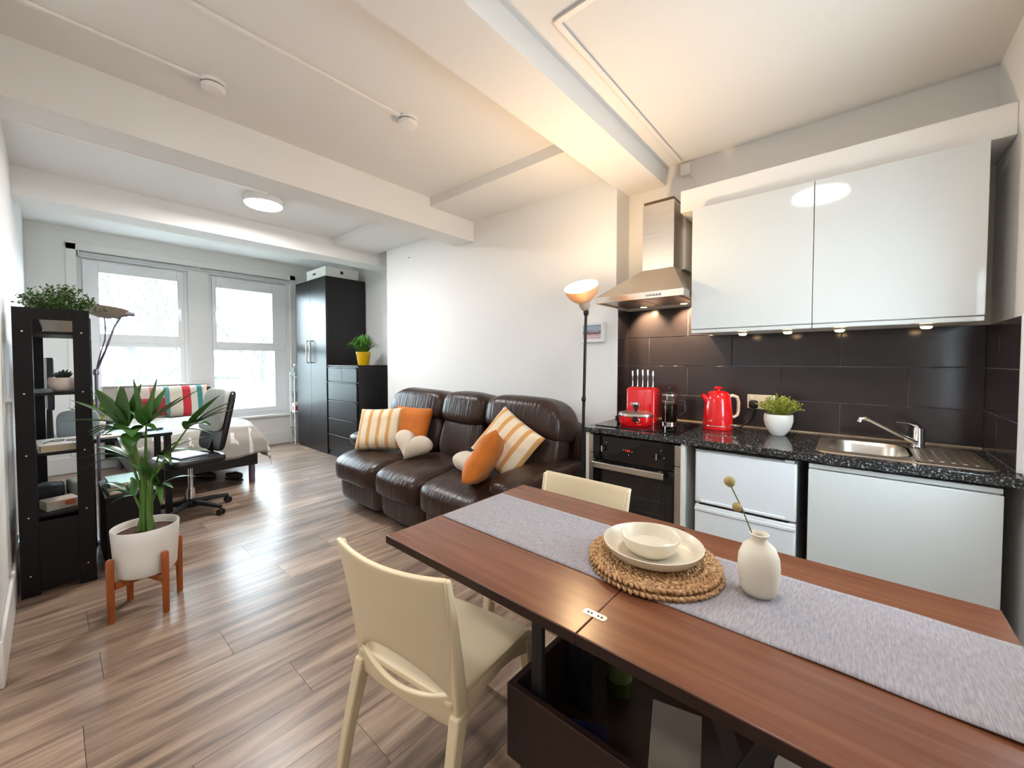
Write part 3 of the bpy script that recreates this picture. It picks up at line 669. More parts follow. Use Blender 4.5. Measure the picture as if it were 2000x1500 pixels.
# sink
sk = thing('sink', 'stainless steel inset sink with bowl and drainer', 'sink', (0.15, 2.68, CT))
def rrect(x0, x1, y0, y1, r, z, n=6):
    out = []
    for cx, cy, a0 in ((x1 - r, y1 - r, 0), (x0 + r, y1 - r, 90), (x0 + r, y0 + r, 180), (x1 - r, y0 + r, 270)):
        for i in range(n + 1):
            a = R(a0 + 90.0 * i / n); out.append(Vector((cx + r * math.cos(a), cy + r * math.sin(a), z)))
    return out
O = (-0.142, 0.442, 2.432, 2.925)
Bi = (-0.10, 0.195, 2.50, 2.865)
zz = CT + 0.004
rings_b = [rrect(*Bi, 0.09, zz), rrect(Bi[0] + .012, Bi[1] - .012, Bi[2] + .012, Bi[3] - .012, .08, zz - .02), rrect(Bi[0] + .02, Bi[1] - .02, Bi[2] + .02, Bi[3] - .02, .08, CT - .13), rrect(Bi[0] + .05, Bi[1] - .05, Bi[2] + .05, Bi[3] - .05, .06, CT - .15)]
m_ = MB().loft(rings_b, caps=False)
m_.add(rings_b[-1], [tuple(range(len(rings_b[-1])))])
obj('bowl', m_, M_steel, sk)
# rim surface between outer outline and the bowl, and the drainer
ro = rrect(*O, 0.06, zz); ro_dn = rrect(O[0] - .004, O[1] + .004, O[2] - .004, O[3] + .004, 0.06, CT + 0.0004)
rim = MB().loft([ro_dn, ro], caps=False)
Ri = rrect(Bi[0] - .0, 0.205, Bi[2], Bi[3], 0.09, zz)
rim.loft([[Vector((min(p.x, 0.205), p.y, p.z)) for p in ro], Ri], caps=False)
obj('rim', rim, M_steel, sk, smooth=30)
Dr = (0.207, 0.435, 2.44, 2.915)
dm = MB()
d_rings = [rrect(*Dr, .045, zz + 0.0008), rrect(Dr[0] + .02, Dr[1] - .02, Dr[2] + .05, Dr[3] - .045, .035, zz + .0006), rrect(Dr[0] + .026, Dr[1] - .026, Dr[2] + .056, Dr[3] - .052, .03, zz - .0034)]
dm.loft(d_rings, caps=False); dm.add(d_rings[-1], [tuple(range(len(d_rings[-1])))])
dn = obj('drainer', dm, M_steel, sk, smooth=30)
for i in range(5):
    x = 0.25 + i * 0.034
    obj('drain_groove', MB().box(x, x + 0.014, 2.52, 2.84, zz - 0.003, zz - 0.0005), M_steel, dn, bevel=0.002)
obj('plug_hole', MB().lathe([(0.035, CT - .149), (0.03, CT - .147), (0.004, CT - .148)], 20, trm(0.05, 2.68, 0)), M_chrome, sk)
# tap
tp = thing('mixer_tap', 'chrome single-lever mixer tap behind the sink', 'tap', (0.245, 2.872, CT + .005))
tx, ty = 0.245, 2.872
obj('body', MB().lathe([(0.030, CT + .0055), (0.028, CT + .012), (0.024, CT + .018), (0.024, CT + .085), (0.021, CT + .10), (0.006, CT + .106)], 28, trm(tx, ty, 0)), M_chrome, tp)
obj('spout', MB().tube([(tx - .01, ty - .02, CT + .028), (tx - .05, ty - .04, CT + .05), (tx - .12, ty - .07, CT + .095), (tx - .18, ty - .10, CT + .132), (tx - .205, ty - .112, CT + .142), (tx - .222, ty - .12, CT + .140), (tx - .228, ty - .123, CT + .122)], [.012, .011, .0105, .0105, .0105, .011, .011], 14), M_chrome, tp)
obj('lever', MB().tube([(tx, ty, CT + .095), (tx - .01, ty - .006, CT + .116), (tx - .04, ty - .022, CT + .126), (tx - .088, ty - .045, CT + .130)], [.017, .012, .007, .0055], 12), M_chrome, tp)

# ---------------------------------------------------------------- worktop appliances
ZT = CT + 0.006
kb = thing('knife_block', 'red enamel knife block with silver lettering on the worktop', 'knife block', (-1.17, 2.80, ZT))
body = MB().loft([rrect(-1.278, -1.062, 2.755, 2.865, .025, ZT + .0006), rrect(-1.278, -1.062, 2.755, 2.865, .025, 1.135), rrect(-1.270, -1.070, 2.762, 2.858, .025, 1.152), rrect(-1.26, -1.08, 2.772, 2.848, .02, 1.156)])
obj('body', body, M_red, kb, smooth=50)
mk = MB()
for i, (dx, w, h) in enumerate(((-.062, .020, .022), (-.034, .022, .018), (-.006, .018, .022), (.024, .006, .006), (.042, .006, .006))):
    c = (-1.17 + dx, 2.7535, 1.035 - 0.012 * (i % 2) * 0.3)
    n = 10
    mk.loft([[Vector((c[0] + w * .5 * math.cos(2 * PI * j / n) * s, c[1] - .002 * q, c[2] + h * .5 * math.sin(2 * PI * j / n) * s)) for j in range(n)] for s, q in ((1, 0), (1, 1), (.55, 1), (.55, 0))], caps=False)
obj('lettering', mk, M_chrome, kb)
for i, pos in enumerate(('leftmost', 'second from left', 'middle', 'fourth from left', 'rightmost')):
    x = -1.246 + i * 0.038; hgt = 0.128 if i not in (0, 4) else 0.118
    t = thing('kitchen_knife', 'steel handled knife standing in the red block, ' + pos, 'knife', (x, 2.81, 1.1565), group='knives in the red block')
    obj('handle', MB().loft([[Vector((x + a * math.cos(2 * PI * j / 12), 2.81 + b * math.sin(2 * PI * j / 12), 1.157 + z * hgt)) for j in range(12)] for z, a, b in ((0, .0045, .009), (.1, .0042, .008), (.45, .0042, .008), (.6, .0062, .011), (.85, .0075, .013), (.97, .0055, .011), (1, .002, .004))]), M_chrome, t)
    obj('bolster', MB().box(x - .0065, x + .0065, 2.799, 2.821, 1.1565, 1.1625), M_chrome, t, bevel=.002)
# red sandwich toaster
st = thing('sandwich_toaster', 'small red sandwich toaster with steel lid in front of the knife block', 'toaster', (-1.135, 2.61, ZT), (0, 0, 22))
def oval(w, d, z, e=.62, n=36):
    out = []
    for i in range(n):
        a = 2 * PI * i / n; c, s = math.cos(a), math.sin(a)
        out.append(Vector((math.copysign(abs(c) ** e, c) * w, math.copysign(abs(s) ** e, s) * d, z)))
    return out
obj('base', MB().loft([oval(.098, .085, .0006), oval(.107, .092, .012), oval(.112, .097, .045), oval(.112, .097, .062)]), M_red, st, world=False)
obj('trim_band', MB().loft([oval(.1135, .0985, .062), oval(.1145, .0995, .066), oval(.1135, .0985, .072)]), M_chrome, st, world=False)
obj('lid', MB().loft([oval(.1125, .0975, .0722), oval(.111, .096, .080), oval(.085, .072, .088), oval(.04, .034, .091)]), M_steel, st, world=False)
obj('latch', MB().box(-.017, .017, -.112, -.094, .035, .068), M_black, st, world=False, bevel=.004)
obj('latch_ring', MB().tube([(.016 + .012 * math.cos(a), -.104, .04 + .012 * math.sin(a)) for a in [R(20 * i) for i in range(19)]], .0018, 6), M_chrome, st, world=False)
k2 = obj('lid_knob', MB().lathe([(.009, .091), (.010, .103), (.017, .112), (.018, .130), (.013, .136)], 18, trm(0, -.01, 0)), M_black, st, world=False)
obj('knob_cap', MB().lathe([(.016, .136), (.020, .140), (.019, .152), (.006, .157)], 18, trm(0, -.01, 0)), M_chrome, k2, world=False)
obj('side_handle', MB().box(-.135, -.112, -.012, .012, .02, .055), M_black, st, world=False, bevel=.004)
# cafetiere
cf = thing('cafetiere', 'glass cafetiere full of coffee with black lid beside the knife block', 'cafetiere', (-0.975, 2.80, ZT))
cx_, cy_ = -0.975, 2.80
obj('beaker', MB().lathe([(.0495, ZT + .1405), (.0495, ZT + .185), (.051, ZT + .195), (.049, ZT + .195), (.0478, ZT + .184), (.0478, ZT + .1405)], 32, trm(cx_, cy_, 0), caps=False), M_glass, cf)
obj('coffee', MB().lathe([(.046, ZT + .0155), (.0492, ZT + .02), (.0492, ZT + .139), (.004, ZT + .140)], 28, trm(cx_, cy_, 0)), mat('black_coffee', (.012, .006, .004), .1, var=(4, .2)), cf)
fm = MB().lathe([(.052, ZT + .0006), (.052, ZT + .014), (.044, ZT + .015)], 28, trm(cx_, cy_, 0))
for a in (-100, 80):
    fm.tube([(cx_ + .052 * math.cos(R(a)), cy_ + .052 * math.sin(R(a)), ZT + .01), (cx_ + .053 * math.cos(R(a)), cy_ + .053 * math.sin(R(a)), ZT + .165)], .0025, 6)
for z in (.155,): fm.tube([(cx_ + .0535 * math.cos(R(i * 15)), cy_ + .0535 * math.sin(R(i * 15)), ZT + z) for i in range(25)], .0022, 6)
obj('metal_frame', fm, M_chrome, cf)
obj('lid', MB().lathe([(.053, ZT + .1955), (.053, ZT + .205), (.03, ZT + .215), (.006, ZT + .218)], 28, trm(cx_, cy_, 0)), M_chrome, cf)
obj('plunger_knob', MB().lathe([(.003, ZT + .218), (.003, ZT + .228), (.014, ZT + .232), (.017, ZT + .243), (.012, ZT + .254), (.002, ZT + .257)], 20, trm(cx_, cy_, 0)), M_black, cf)
obj('handle', MB().tube([(cx_ + .053, cy_ + .02, ZT + .16), (cx_ + .09, cy_ + .03, ZT + .155), (cx_ + .095, cy_ + .032, ZT + .09), (cx_ + .053, cy_ + .02, ZT + .05)], .007, 8), M_black, cf)
# kettle
kx, ky = -0.672, 2.815
kt = thing('kettle', 'glossy red electric kettle with cream handle on the worktop', 'kettle', (kx, ky, CT))
obj('base', MB().lathe([(.084, CT + .0006), (.088, CT + .006), (.088, CT + .016), (.085, CT + .019)], 40, trm(kx, ky, 0)), M_red, kt)
obj('body', MB().lathe([(.0855, CT + .0192), (.087, CT + .03), (.084, CT + .10), (.078, CT + .17), (.070, CT + .218), (.064, CT + .226)], 48, trm(kx, ky, 0)), M_red, kt)
obj('chrome_ring', MB().lathe([(.0872, CT + .024), (.0885, CT + .027), (.0872, CT + .030)], 48, trm(kx, ky, 0), caps=False), M_chrome, kt)
ld_ = obj('lid', MB().lathe([(.062, CT + .226), (.062, CT + .234), (.05, CT + .244), (.02, CT + .250), (.003, CT + .251)], 40, trm(kx, ky, 0)), M_red, kt)
obj('lid_knob', MB().lathe([(.012, CT + .25), (.012, CT + .258), (.024, CT + .262), (.026, CT + .268), (.018, CT + .275), (.003, CT + .276)], 24, trm(kx, ky, 0)), M_red, ld_)
spv = Vector((-0.80, -0.59, 0))
sp = [Vector((kx, ky, 0)) + spv * d + Vector((0, 0, CT + z)) for d, z in ((.05, .165), (.072, .196), (.098, .222))]
obj('spout', MB().tube(sp, [.03, .022, .012], 14), M_red, kt)
hv = Vector((0.80, 0.59, 0)); K = Vector((kx, ky, CT))
obj('handle', MB().tube([K + hv * d + Vector((0, 0, z)) for d, z in ((.066, .212), (.09, .218), (.118, .208), (.128, .175), (.128, .12), (.122, .092), (.10, .078), (.078, .080))], [.009, .010, .011, .011, .010, .010, .009, .008], 12), mat('cream_handle', (.72, .62, .5), .3, var=(4, .04)), kt)
obj('switch_lever', MB().box(kx + .06, kx + .115, ky - .03, ky - .018, CT + .035, CT + .041), M_chrome, kt, bevel=.002)
lt = MB()
for i, (w, h) in enumerate(((.010, .005), (.007, .005), (.008, .008), (.009, .011))):
    a = R(-128 + i * 9); rr = .0858
    p = Vector((kx + rr * math.cos(a), ky + rr * math.sin(a), CT + .062)); Mx = trm(*p) @ Matrix.Rotation(a + PI / 2, 4, 'Z')
    lt.box(-w / 2, w / 2, -.001, .0012, -h / 2, h / 2, Mx)
obj('lettering', lt, M_chrome, kt)
# socket, plug, cable
so = thing('double_socket', 'cream double wall socket on the dark tiles behind the plant', 'socket', (-0.465, YK - .0135, 1.078))
obj('plate', MB().box(-0.545, -0.388, YK - .024, YK - .0138, 1.030, 1.124), mat('cream_plate', (.72, .64, .48), .35, var=(4, .03)), so, bevel=.004)
for x in (-.525, -.42): obj('switch', MB().box(x, x + .014, YK - .028, YK - .0235, 1.092, 1.112), M_upvc, so, bevel=.002)
pgl = thing('power_plug', 'black power plug and cable of the kettle in the wall socket', 'plug', (-0.505, YK - .04, 1.06))
obj('plug', MB().superell((-0.505, YK - .045, 1.062), (.026, .020, .026), .5, .6, 20, 10), M_black, pgl)
obj('cable', MB().tube([(-0.505, YK - .05, 1.04), (-0.507, YK - .052, 1.01), (-0.513, YK - .058, .975), (-0.535, YK - .075, .94), (-0.56, YK - .10, .918), (-0.57, YK - .13, CT + .006), (-0.575, YK - .15, CT + .006)], .0042, 8), M_black, pgl)
# potted herb on the worktop
def bush(mb, base, R0, H, n, seed, leaf=.012, spread=1.0, sn=5):
    rnd = random.Random(seed)
    for i in range(n):
        a = rnd.uniform(0, 2 * PI); rr = rnd.random() ** .6 * R0; lean = rr / R0 * spread
        tip = Vector((base[0] + math.cos(a) * rr * (1.0 + lean * .5), base[1] + math.sin(a) * rr * (1.0 + lean * .5), base[2] + H * (1.0 - .45 * lean ** 2) * rnd.uniform(.65, 1.05)))
        b0 = Vector((base[0] + math.cos(a) * rr * .35, base[1] + math.sin(a) * rr * .35, base[2]))
        mb.tube([b0, (b0 + tip) / 2 + Vector((0, 0, H * .08)), tip], [.0011, .001, .0006], 3, caps=False)
        for k_ in range(sn * 2):
            f = rnd.uniform(.25, 1.0); q = b0.lerp(tip, f) + Vector((0, 0, H * .08 * math.sin(f * PI)))
            u = Vector((rnd.uniform(-1, 1), rnd.uniform(-1, 1), rnd.uniform(-.2, .9))).normalized(); v = u.cross(Vector((rnd.uniform(-1, 1), rnd.uniform(-1, 1), rnd.uniform(-1, 1)))).normalized()
            s = leaf * rnd.uniform(.6, 1.2)
            mb.add([q, q + u * s * .5 + v * s * .32, q + u * s, q + u * s * .5 - v * s * .32], [(0, 1, 2, 3)])
    return mb
px_, py_ = -0.345, 2.825
hp = thing('potted_herb', 'bushy lime-green herb in a white pot on the worktop', 'potted plant', (px_, py_, CT))
pt = obj('pot', MB().lathe([(.034, CT + .0006), (.044, CT + .012), (.066, CT + .052), (.074, CT + .085), (.074, CT + .112), (.071, CT + .125), (.067, CT + .125), (.068, CT + .110), (.06, CT + .105)], 40, trm(px_, py_, 0)), M_pot_white, hp)
obj('soil', MB().lathe([(.066, CT + .109), (.004, CT + .112)], 24, trm(px_, py_, 0)), M_soil, hp)
obj('foliage', bush(MB(), (px_, py_, CT + .11), .088, .135, 150, 5, .012, 1.0, 7), M_leaf3, hp, smooth=0, kind='stuff')
# kitchen ceiling lamp (mirrored in the cabinet doors)
def ceiling_lamp(x, y, z, r, watt, lab):
    t = thing('ceiling_lamp', lab, 'ceiling lamp', (x, y, z), group='round ceiling lamps')
    obj('rim', MB().lathe([(r + .012, z), (r + .014, z - .012), (r + .008, z - .05), (r, z - .055)], 48, trm(x, y, 0)), M_upvc, t)
    obj('diffuser', MB().lathe([(r, z - .0555), (r - .01, z - .066), (r * .5, z - .074), (.002, z - .076)], 48, trm(x, y, 0)), M_lamp_white, t)
    ld = bpy.data.lights.new('lamp_light', 'AREA'); ld.shape = 'DISK'; ld.size = 2 * r; ld.energy = watt; ld.color = (1, .99, .97)
    lo = bpy.data.objects.new('lamp_light', ld); lo.location = (0, 0, -.08); lo.parent = t; COL.objects.link(lo)
ceiling_lamp(-0.255, 1.06, 2.785, .185, LAMP_KITCHEN, 'round lit ceiling lamp over the kitchen mirrored in the cabinet doors')
ceiling_lamp(-4.13, 1.31, 2.825, .15, LAMP_REAR, 'round lit ceiling lamp between the beams near the bed')

ceiling_lamp(-2.2, -0.85, 2.825, .15, LAMP_FILL, 'added round ceiling lamp behind the viewer, fill light for the near chair')  # added out of view to brighten the near chair's back
# ================================================================ DINING TABLE
TZ = 0.75
tb = thing('dining_table', 'dark walnut folding dining table on a lifted box base', 'table', (-0.46, 1.10, 0))
obj('table_leaf', MB().box(-1.204, -0.4535, 0.738, 1.478, TZ - 0.026, TZ), M_table, tb, bevel=0.002)
obj('table_leaf', MB().box(-0.4515, 0.274, 0.738, 1.470, TZ - 0.026, TZ), M_table, tb, bevel=0.002)
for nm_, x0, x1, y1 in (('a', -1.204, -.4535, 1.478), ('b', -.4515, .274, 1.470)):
    obj('edge_shade_strip', MB().box(x0, x1, .7362, .7382, TZ - .0255, TZ - .0012), M_tablebox, tb)  # dark strips put the shade of the table edge into the colour
    obj('edge_shade_strip', MB().box(x0, x1, y1 - .0002, y1 + .0018, TZ - .0255, TZ - .0012), M_tablebox, tb)
for y in (0.822, 1.395):
    hg = obj('hinge', MB().loft([rrect(-0.4815, -0.4235, y - .0105, y + .0105, .008, TZ - .001), rrect(-0.4815, -0.4235, y - .0105, y + .0105, .008, TZ + .0008)]), mat('worn_steel', (.6, .6, .6), .3, metal=1, var=(60, .5)), tb)
    for x in (-.470, -.461, -.444, -.435): obj('screw', MB().lathe([(.0032, TZ + .0007), (.0028, TZ + .0016), (.001, TZ + .0012)], 10, trm(x, y, 0)), M_black, hg)
bx0, bx1, by0, by1 = -0.708, 0.27, 0.80, 1.40
t_ = 0.018
obj('box_front', MB().box(bx0, bx1, by0, by0 + t_, .26, .464), M_tablebox, tb, bevel=.001)
obj('box_back', MB().box(bx0, bx1, by1 - t_, by1, .26, .464), M_tablebox, tb, bevel=.001)
obj('box_end', MB().box(bx0, bx0 + t_, by0 + t_, by1 - t_, .26, .464), M_tablebox, tb, bevel=.001)
obj('box_end', MB().box(bx1 - t_, bx1, by0 + t_, by1 - t_, .26, .464), M_tablebox, tb, bevel=.001)
obj('box_floor', MB().box(bx0 + t_, bx1 - t_, by0 + t_, by1 - t_, .262, .278), M_tablebox, tb)
obj('plinth', MB().box(bx0 + .03, bx1 - .03, by0 + .02, by1 - .02, 0.0, .26), M_tablebox, tb, bevel=.001)
def beam(mb, p, q, w, d):
    """flat bar from p to q: w across in the plane's y, d in the other direction"""
    p, q = Vector(p), Vector(q); t = (q - p).normalized(); u = Vector((0, 1, 0)); u = (u - t * u.dot(t)).normalized(); v = t.cross(u)
    return mb.loft([[c + u * a * w / 2 + v * b * d / 2 for a, b in ((-1, -1), (1, -1), (1, 1), (-1, 1))] for c in (p, q)])
for (x, y) in ((-.628, .835), (-.628, 1.02), (-.585, 1.02), (-.628, 1.33)):
    obj('lift_post', MB().box(x - .017, x + .017, y - .008, y + .008, .30, TZ - .027), M_black, tb, bevel=.001)
for y in (.845, 1.345):
    for p, q in (((-.245, y, .30), (-.075, y + .01, TZ - .03)), ((-.06, y + .012, .30), (-.23, y + .02, TZ - .03)), ((-.16, y + .02, .42), (.10, y + .02, .40))):
        obj('scissor_arm', beam(MB(), p, q, .008, .034), M_black, tb, bevel=.001)
    obj('slide_rail', MB().box(-.64, .22, y + .025, y + .04, TZ - .05, TZ - .0265), M_black, tb)
# things kept in the table's box
bk = obj('recipe_book', MB().box(-.058, .058, -.008, .008, -.085, .085), mat('worn_book_cover', (.40, .34, .28), .7, var=(6, .4)), loc=(-.32, .985, .385), rot=(-42, 0, 14), world=False, bevel=.002)
tag(bk, 'pale book leaning inside the table base', 'book')
bk = obj('writing_pad', MB().box(-.07, .07, -.006, .006, -.085, .085), M_paper, loc=(-.06, 1.10, .385), rot=(-30, 0, -10), world=False, bevel=.002)
tag(bk, 'white pad leaning behind the scissor arms under the table', 'notepad')
rl = obj('paper_roll', MB().lathe([(.015, -.07), (.018, -.065), (.018, .065), (.015, .07)], 18, rotm(90, 0, 60)), M_paper, loc=(-.42, .90, .298), world=False)
tag(rl, 'small white roll lying in the table base', 'roll')
gb = thing('green_bottle', 'dark green glass bottle standing in the table base', 'bottle', (-.56, 1.18, .2785))
obj('glass', MB().lathe([(.036, .279), (.04, .285), (.04, .47), (.03, .50), (.014, .54), (.014, .60), (.016, .605)], 24, trm(-.56, 1.18, 0)), mat('green_bottle_glass', (.06, .10, .015), .08, spec=.7, var=(3, .3)), gb)
obj('label', MB().lathe([(.0405, .33), (.0405, .42)], 24, trm(-.56, 1.18, 0), caps=False), mat('bottle_label', (.16, .2, .07), .6, var=(9, .3)), gb)
wg = thing('wine_glass', 'stemmed wine glass standing in the table base', 'glass', (.06, .93, .2785))
obj('bowl', MB().lathe([(.004, .36), (.022, .375), (.036, .41), (.036, .45), (.031, .475), (.0295, .475), (.034, .45), (.034, .412), (.02, .378)], 24, trm(.06, .93, 0)), mat('rosy_glass', (.85, .5, .42), .03, trans=.8, var=(3, .05)), wg)
obj('stem', MB().lathe([(.034, .2787), (.03, .281), (.005, .287), (.0035, .30), (.0035, .36)], 20, trm(.06, .93, 0)), M_glass, wg)
cb = obj('cyan_cloth', MB().superell((.17, .905, .352), (.055, .042, .072), .8, .7, 20, 12, wob=lambda p: p + Vector((noise.noise(p * 25), noise.noise(p * 25 + Vector((5, 0, 0))), 0)) * .014), mat('cyan_fabric', (.06, .42, .58), .7, var=(9, .3)), loc=(.17, .905, .279))
tag(cb, 'crumpled cyan cloth in the near end of the table base', 'cloth')
cj = obj('brown_tin', MB().lathe([(.034, .279), (.034, .36), (.030, .365), (.004, .366)], 24, trm(.13, 1.05, 0)), mat('brown_tin_paint', (.20, .13, .08), .4, var=(14, .5)), loc=(.13, 1.05, .279))
tag(cj, 'brown patterned tin standing in the table base', 'tin')
bx = obj('blue_box', MB().box(-.05, .05, -.035, .035, 0, .06), mat('deep_blue_card', (.006, .006, .07), .5, var=(5, .2)), loc=(-.53, .93, .2785), rot=(0, 0, 25), world=False, bevel=.002)
tag(bx, 'deep blue box in the shadow of the table base', 'box')
# table runner
def runner(u, v):
    x = -1.192 + 1.478 * u; y = .969 + .34 * v
    lift = max(0, (x + .25)) ** 2 * .016 * (1 - v) + .0012 * math.sin(x * 23 + y * 9) * max(0, min(1, (x + .4) * 2)) + .0012 * max(0, min(1, (x + .3) * 3))
    y += .004 * math.sin(x * 3.1) + (.0012 if int(u * 400) % 2 else 0) * (1 if v in (0, 1) else 0) - max(0, x) * .03
    z = TZ + .0016 + max(0, lift)
    if x > .268:
        d = x - .268; x = .268 + min(d, .012) * 1.0 + .004 * math.sin(v * 9); z = z - max(0, d - .008) - .0
    return (x, y, z)
rn = obj('table_runner', MB().grid(runner, 200, 24), M_runner, loc=(-.46, 1.14, TZ + .0005), solid=.0026, smooth=80)
tag(rn, 'ribbed pale grey table runner along the dining table', 'table runner')
# placemats: coils of plaited seagrass
def placemat(z0, r0, lab, seed, cx, cy):
    rnd = random.Random(seed); mb = MB()
    r = 0.012
    while r < r0:
        n = max(6, int(2 * PI * r / .0150)); ph = rnd.random()
        for i in range(n):
            for s in (0, 1):
                a = 2 * PI * (i + ph + .5 * s) / n; rr = r + (.0044 if s else -.0044)
                tilt = (.62 if s else -.62) + rnd.uniform(-.12, .12)
                L_, W_, H_ = .0120, .0046, .0062
                c = Vector((cx + rr * math.cos(a), cy + rr * math.sin(a), z0 + .0062 + rnd.uniform(-.001, .0013)))
                t = Vector((-math.sin(a), math.cos(a), 0)); o_ = Vector((math.cos(a), math.sin(a), 0))
                d = t * math.cos(tilt) + o_ * math.sin(tilt); e = Vector((-d.y, d.x, 0)); k_ = Vector((0, 0, 1))
                vs = [c - d * L_, c + d * L_]
                for q in (-.5, .5):
                    for j in range(6):
                        b = 2 * PI * j / 6; vs.append(c + d * L_ * q + e * W_ * math.cos(b) + k_ * H_ * math.sin(b))
                fs = []
                for j in range(6):
                    k2 = (j + 1) % 6; fs += [(0, 2 + k2, 2 + j), (2 + j, 2 + k2, 8 + k2, 8 + j), (1, 8 + j, 8 + k2)]
                mb.add(vs, fs)
        r += .0178
    o = obj('placemat', mb, M_jute, loc=(cx, cy, z0), smooth=80)
    tag(o, lab, 'placemat', 'plaited placemats'); return o
placemat(TZ + .0036, .188, 'lower of two round plaited seagrass placemats on the runner', 1, -.432, 1.128)
placemat(TZ + .0165, .183, 'upper of two round plaited seagrass placemats, carrying the plate', 2, -.438, 1.135)
PZ = TZ + .0305
pl_ = obj('dinner_plate', MB().lathe([(.082, PZ), (.098, PZ + .002), (.124, PZ + .014), (.137, PZ + .036), (.1385, PZ + .0385), (.1365, PZ + .0395), (.1335, PZ + .036), (.121, PZ + .017), (.095, PZ + .0065), (.002, PZ + .0055)], 64, trm(-.441, 1.138, 0)), M_stone, loc=(-.441, 1.138, PZ))
tag(pl_, 'deep cream stoneware plate on the placemats', 'plate')
BZ = PZ + .0062
bw = obj('cereal_bowl', MB().lathe([(.045, BZ), (.055, BZ + .003), (.072, BZ + .02), (.081, BZ + .044), (.083, BZ + .053), (.0815, BZ + .0545), (.079, BZ + .052), (.077, BZ + .044), (.066, BZ + .02), (.04, BZ + .008), (.002, BZ + .007)], 56, trm(-.447, 1.136, 0)), M_stone, loc=(-.447, 1.136, BZ))
tag(bw, 'cream stoneware bowl standing on the plate', 'bowl')
# vase with dried poppy stem
vx, vy, VZ = -.178, 1.165, TZ + .0036
vs_ = obj('bud_vase', MB().lathe([(.026, VZ), (.034, VZ + .004), (.042, VZ + .018), (.0465, VZ + .045), (.047, VZ + .075), (.045, VZ + .098), (.036, VZ + .122), (.0195, VZ + .137), (.0172, VZ + .144), (.019, VZ + .150), (.0225, VZ + .154), (.0205, VZ + .156), (.016, VZ + .150), (.0135, VZ + .143), (.0145, VZ + .136)], 48, trm(vx, vy, 0), caps=False), M_vase, loc=(vx, vy, VZ))
tag(vs_, 'matt cream bud vase on the table runner', 'vase')
ds = thing('dried_flower_stem', 'dried flower stem with two round seed heads in the cream vase', 'flower', (vx - .010, vy, VZ + .145))
h1, h2 = Vector((-.243, 1.145, 1.032)), Vector((-.226, 1.15, .968))
def seedhead(c, r):
    return MB().lathe([(r * .25, -r * 1.05), (r * .62, -r * .8), (r * .95, -r * .25), (r, .15 * r), (r * .85, r * .6), (r * .5, r * .9), (r * .3, r * .86), (r * .1, r * .8)], 16, trm(*c) @ rotm(10, -20, 0))
M_head = mat('dried_seed_head', (.27, .29, .09), .8, var=(40, .4, 3, (.42, .22, .12)), stretch=(1, 1, .2))
obj('stem', MB().tube([(vx - .012, vy - .004, VZ + .12), (vx - .016, vy - .006, VZ + .155), (-.215, 1.155, .965), (-.231, 1.15, 1.0), h1 + Vector((.004, 0, -.012))], [.0016] * 5, 6).tube([(-.2115, 1.155, .958), h2 + Vector((.01, 0, -.003))], .0014, 6), mat('dry_stem', (.16, .17, .07), .8, var=(9, .3)), ds)
obj('seed_head', seedhead(h1, .0135), M_head, ds); obj('seed_head', seedhead(h2, .0115), M_head, ds)

